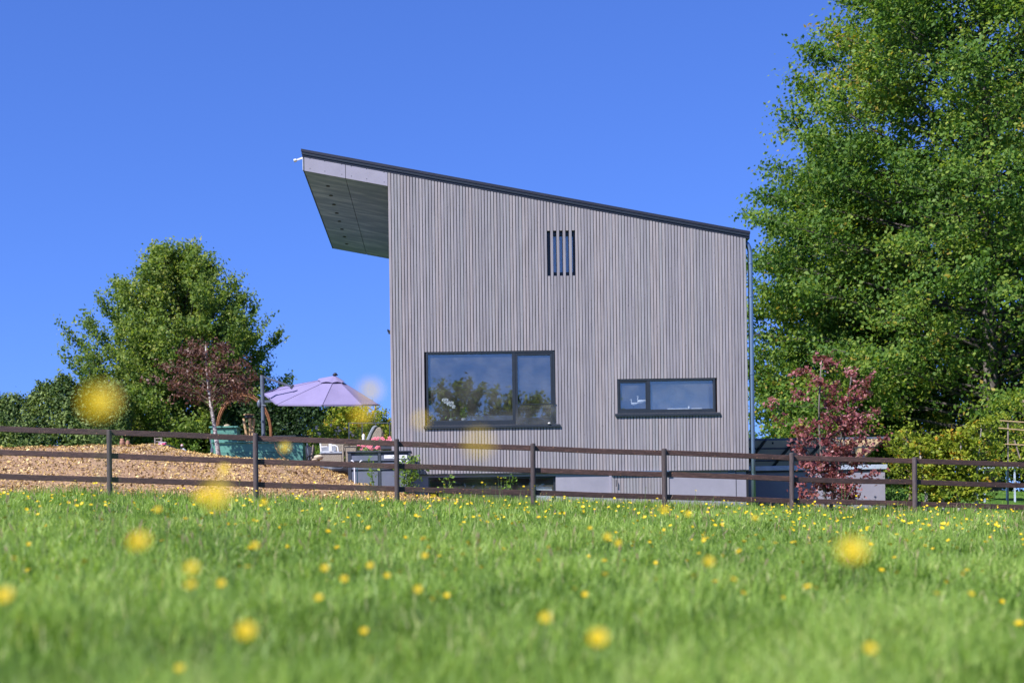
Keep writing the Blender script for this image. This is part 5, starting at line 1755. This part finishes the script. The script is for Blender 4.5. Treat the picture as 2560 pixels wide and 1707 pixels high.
# the ones that stand out in the photograph, by place (pixel, blur radius)
NEAR = [(250, 1008, 78, 'huge blurred yellow bloom in front of the left tree'),
        (348, 1355, 50, 'large blurred yellow bloom at upper left of the grass'),
        (540, 1240, 62, 'large blurred yellow bloom below the second fence post'),
        (500, 1243, 34, 'blurred yellow bloom touching the large one below the fence at left'),
        (712, 1120, 27, 'blurred yellow disc in front of the green raised bed'),
        (480, 1420, 36, 'tall blurred yellow bloom in the left of the grass'),
        (478, 1462, 30, 'blurred yellow bloom just beneath the tall one at left'),
        (553, 1458, 24, 'round yellow bloom right of the tall blurred pair'),
        (615, 1577, 45, 'big round yellow bloom low in the grass, left of centre'),
        (910, 1577, 22, 'crisp yellow disc low in the grass left of centre'),
        (812, 1420, 21, 'yellow disc, left of the row below the left window'),
        (860, 1447, 21, 'yellow disc just right and below its neighbour in the row'),
        (797, 1494, 22, 'yellow disc lowest of the small cluster left of centre'),
        (925, 1413, 19, 'yellow disc at the upper right of the small cluster'),
        (968, 1438, 17, 'faint yellow disc right of the small cluster'),
        (1045, 1473, 22, 'yellow bloom between cluster and centre of the meadow'),
        (733, 1507, 16, 'dull yellow disc left of the small cluster'),
        (1062, 1388, 17, 'yellow bloom above the centre of the meadow'),
        (1117, 1488, 17, 'yellow disc close to the middle of the meadow'),
        (12, 1490, 42, 'large yellow bloom cut by the left edge'),
        (637, 1363, 22, 'yellow bloom right of the large upper left one'),
        (395, 1274, 20, 'yellow bloom above the large upper left one'),
        (1363, 1544, 30, 'large yellow disc low in the middle of the meadow'),
        (1462, 1485, 17, 'small crisp yellow disc right of the middle'),
        (1495, 1595, 44, 'big round yellow bloom low, right of the middle'),
        (1772, 1403, 26, 'round yellow bloom in the right half of the meadow'),
        (2130, 1378, 62, 'huge blurred yellow bloom at right'),
        (1887, 1295, 16, 'bright yellow bloom below the downpipe'),
        (2120, 1501, 14, 'small yellow disc at right of the meadow'),
        (2175, 1620, 32, 'faint large yellow disc near the lower right'),
        (1957, 1570, 14, 'small yellow disc low at the right'),
        (2505, 1503, 14, 'small orange-yellow disc near the right edge'),
        (450, 1670, 28, 'faint yellow disc at the bottom left'),
        (1545, 1357, 18, 'yellow bloom in a loose pair right of the middle'),
        (1518, 1342, 20, 'yellow bloom left of the loose pair right of the middle'),
        (1475, 1320, 12, 'small yellow bloom above the loose pair'),
        (70, 1425, 13, 'small yellow disc at far left above the edge bloom'),
        (72, 1360, 13, 'faint small yellow disc high at the far left'),
        (925, 978, 50.7, 'soft yellow haze of a near bloom beside the house wall'),
        (905, 1040, 45.7, 'soft yellow haze of a near bloom over the golden bush'),
        (1052, 1052, 40.5, 'soft yellow bloom over the left end of the picture window'),
        (660, 1255, 18, 'small yellow bloom right below the second post'),
        (1660, 1275, 22, 'soft yellow bloom under the middle post of the right half'),
        (1720, 1285, 18, 'soft yellow bloom next to the one under the post'),
        (1085, 1240, 10, 'yellow bloom at the edge of the wood chips'),
        (1195, 1110, 62.5, 'faint wide yellow haze of a very near bloom under the picture window'),
        (560, 1175, 30, 'soft yellow bloom against the wood chips')]
for (px, py, r_, lab_) in NEAR:
    sc = .62 if r_ % 1 == .5 else (.85 if r_ % 1 else (1.2 if r_ > 38 else .95))
    Y = (107 * sc + 142) / (2 * r_)
    p = at(px, py, Y)
    fl, fh = place_flower(p.x, Y, p.z, sc, lab_)
    fl.rotation_euler = (0, 0, 0)
    fh.rotation_euler = (random.uniform(.7, 1.1), random.uniform(-.2, .2), 0)
# tall group in front of the basement window, sharp
TALL = [(1205, 1206), (1213, 1211), (1239, 1208), (1248, 1217), (1245, 1192), (1253, 1195), (1254, 1202), (1225, 1220), (1207, 1228), (1178, 1231), (1192, 1236), (1320, 1224), (1337, 1214), (1332, 1221), (1352, 1233), (1309, 1216), (1059, 1221), (1091, 1229), (1101, 1229), (1080, 1240), (1135, 1236)]
for (px, py) in TALL:
    Y = random.uniform(25.5, 27.6)
    p = at(px, py, Y)
    place_flower(p.x, Y, p.z, 1.45, 'yellow flower on a tall stem in the group before the basement window')
# the rest of the meadow
rr = random.Random(5)
cand = []
while len(cand) < 900:
    y = 6.5 + 21.5 * rr.random() ** .62
    x = rr.uniform(-.36 * y, .44 * y)
    if x < -0.5 and rr.random() < .35: continue
    if y > 28: continue
    cl = .5 + .5 * math.sin(x * 1.1 + 2) * math.sin(y * .8 + x * .3)
    if rr.random() > .25 + .75 * cl: continue
    cand.append((y, x))
for _ in range(120):            # thick along the fence on the right
    x = rr.uniform(1.5, 12.5); y = 27.4 + x * .2 + rr.uniform(-.8, 1.2)
    cand.append((y, x))
cand.sort()
rest = MB()
nn = 300 - len(NEAR) - len(TALL)
stemv = MB()
for k, (y, x) in enumerate(cand):
    g0 = gz(x, y)
    h = rr.uniform(.12, .30) if y < 22 else rr.uniform(.12, .34)
    if y > 24 and rr.random() < .12: h += rr.uniform(.05, .25)
    if k < nn:
        place_flower(x, y, g0 + h, rr.uniform(.95, 1.3), 'small yellow wildflower in the %s of the middle meadow' % ('left third' if x / y < -.12 else 'centre' if x / y < .16 else 'right third'))
    else:
        sc = rr.uniform(.95, 1.55)
        stemv.tube([(x + rr.gauss(0, .03), y, g0), (x, y, g0 + h)], .0022, 3, cap=False)
        flowerhead(rest, (x, y, g0 + h), .0175 * sc, (rr.gauss(0, .5), rr.gauss(-.35, .5)), 6)
# tall grass and seed heads along the fence
tag(part('wildflowers', rest, M['petal2'], None), 'tiny yellow wildflowers scattered over the far meadow', 'flowers', kind='stuff')
tag(part('flower_stems', stemv, M['leafstem'], None), 'thin stems of the far yellow wildflowers', 'stems', kind='stuff')
sh = MB()
for _ in range(420):
    y = 9 + 20 * rr.random() ** .8; x = rr.uniform(-.37 * y, .45 * y)
    if x < .3 and y > float(chipedge(x)): continue
    g0 = gz(x, y); h = rr.uniform(.18, .34)
    lx2 = rr.gauss(0, .05)
    sh.tube([(x, y, g0), (x + lx2 * .4, y, g0 + h * .7), (x + lx2, y, g0 + h)], [.0018, .0015, .001], 3, cap=False)
    sh.tube([(x + lx2 * .8, y, g0 + h * .86), (x + lx2, y, g0 + h), (x + lx2 * 1.2, y, g0 + h * 1.12)], [.003, .006, .001], 4, cap=False)
M['straw'] = pm('seed_head', (0.30, 0.20, 0.13), 20, 0.8)
tag(part('seed_heads', sh, M['straw'], None), 'brown grass seed heads rising out of the meadow', 'grass', kind='stuff')
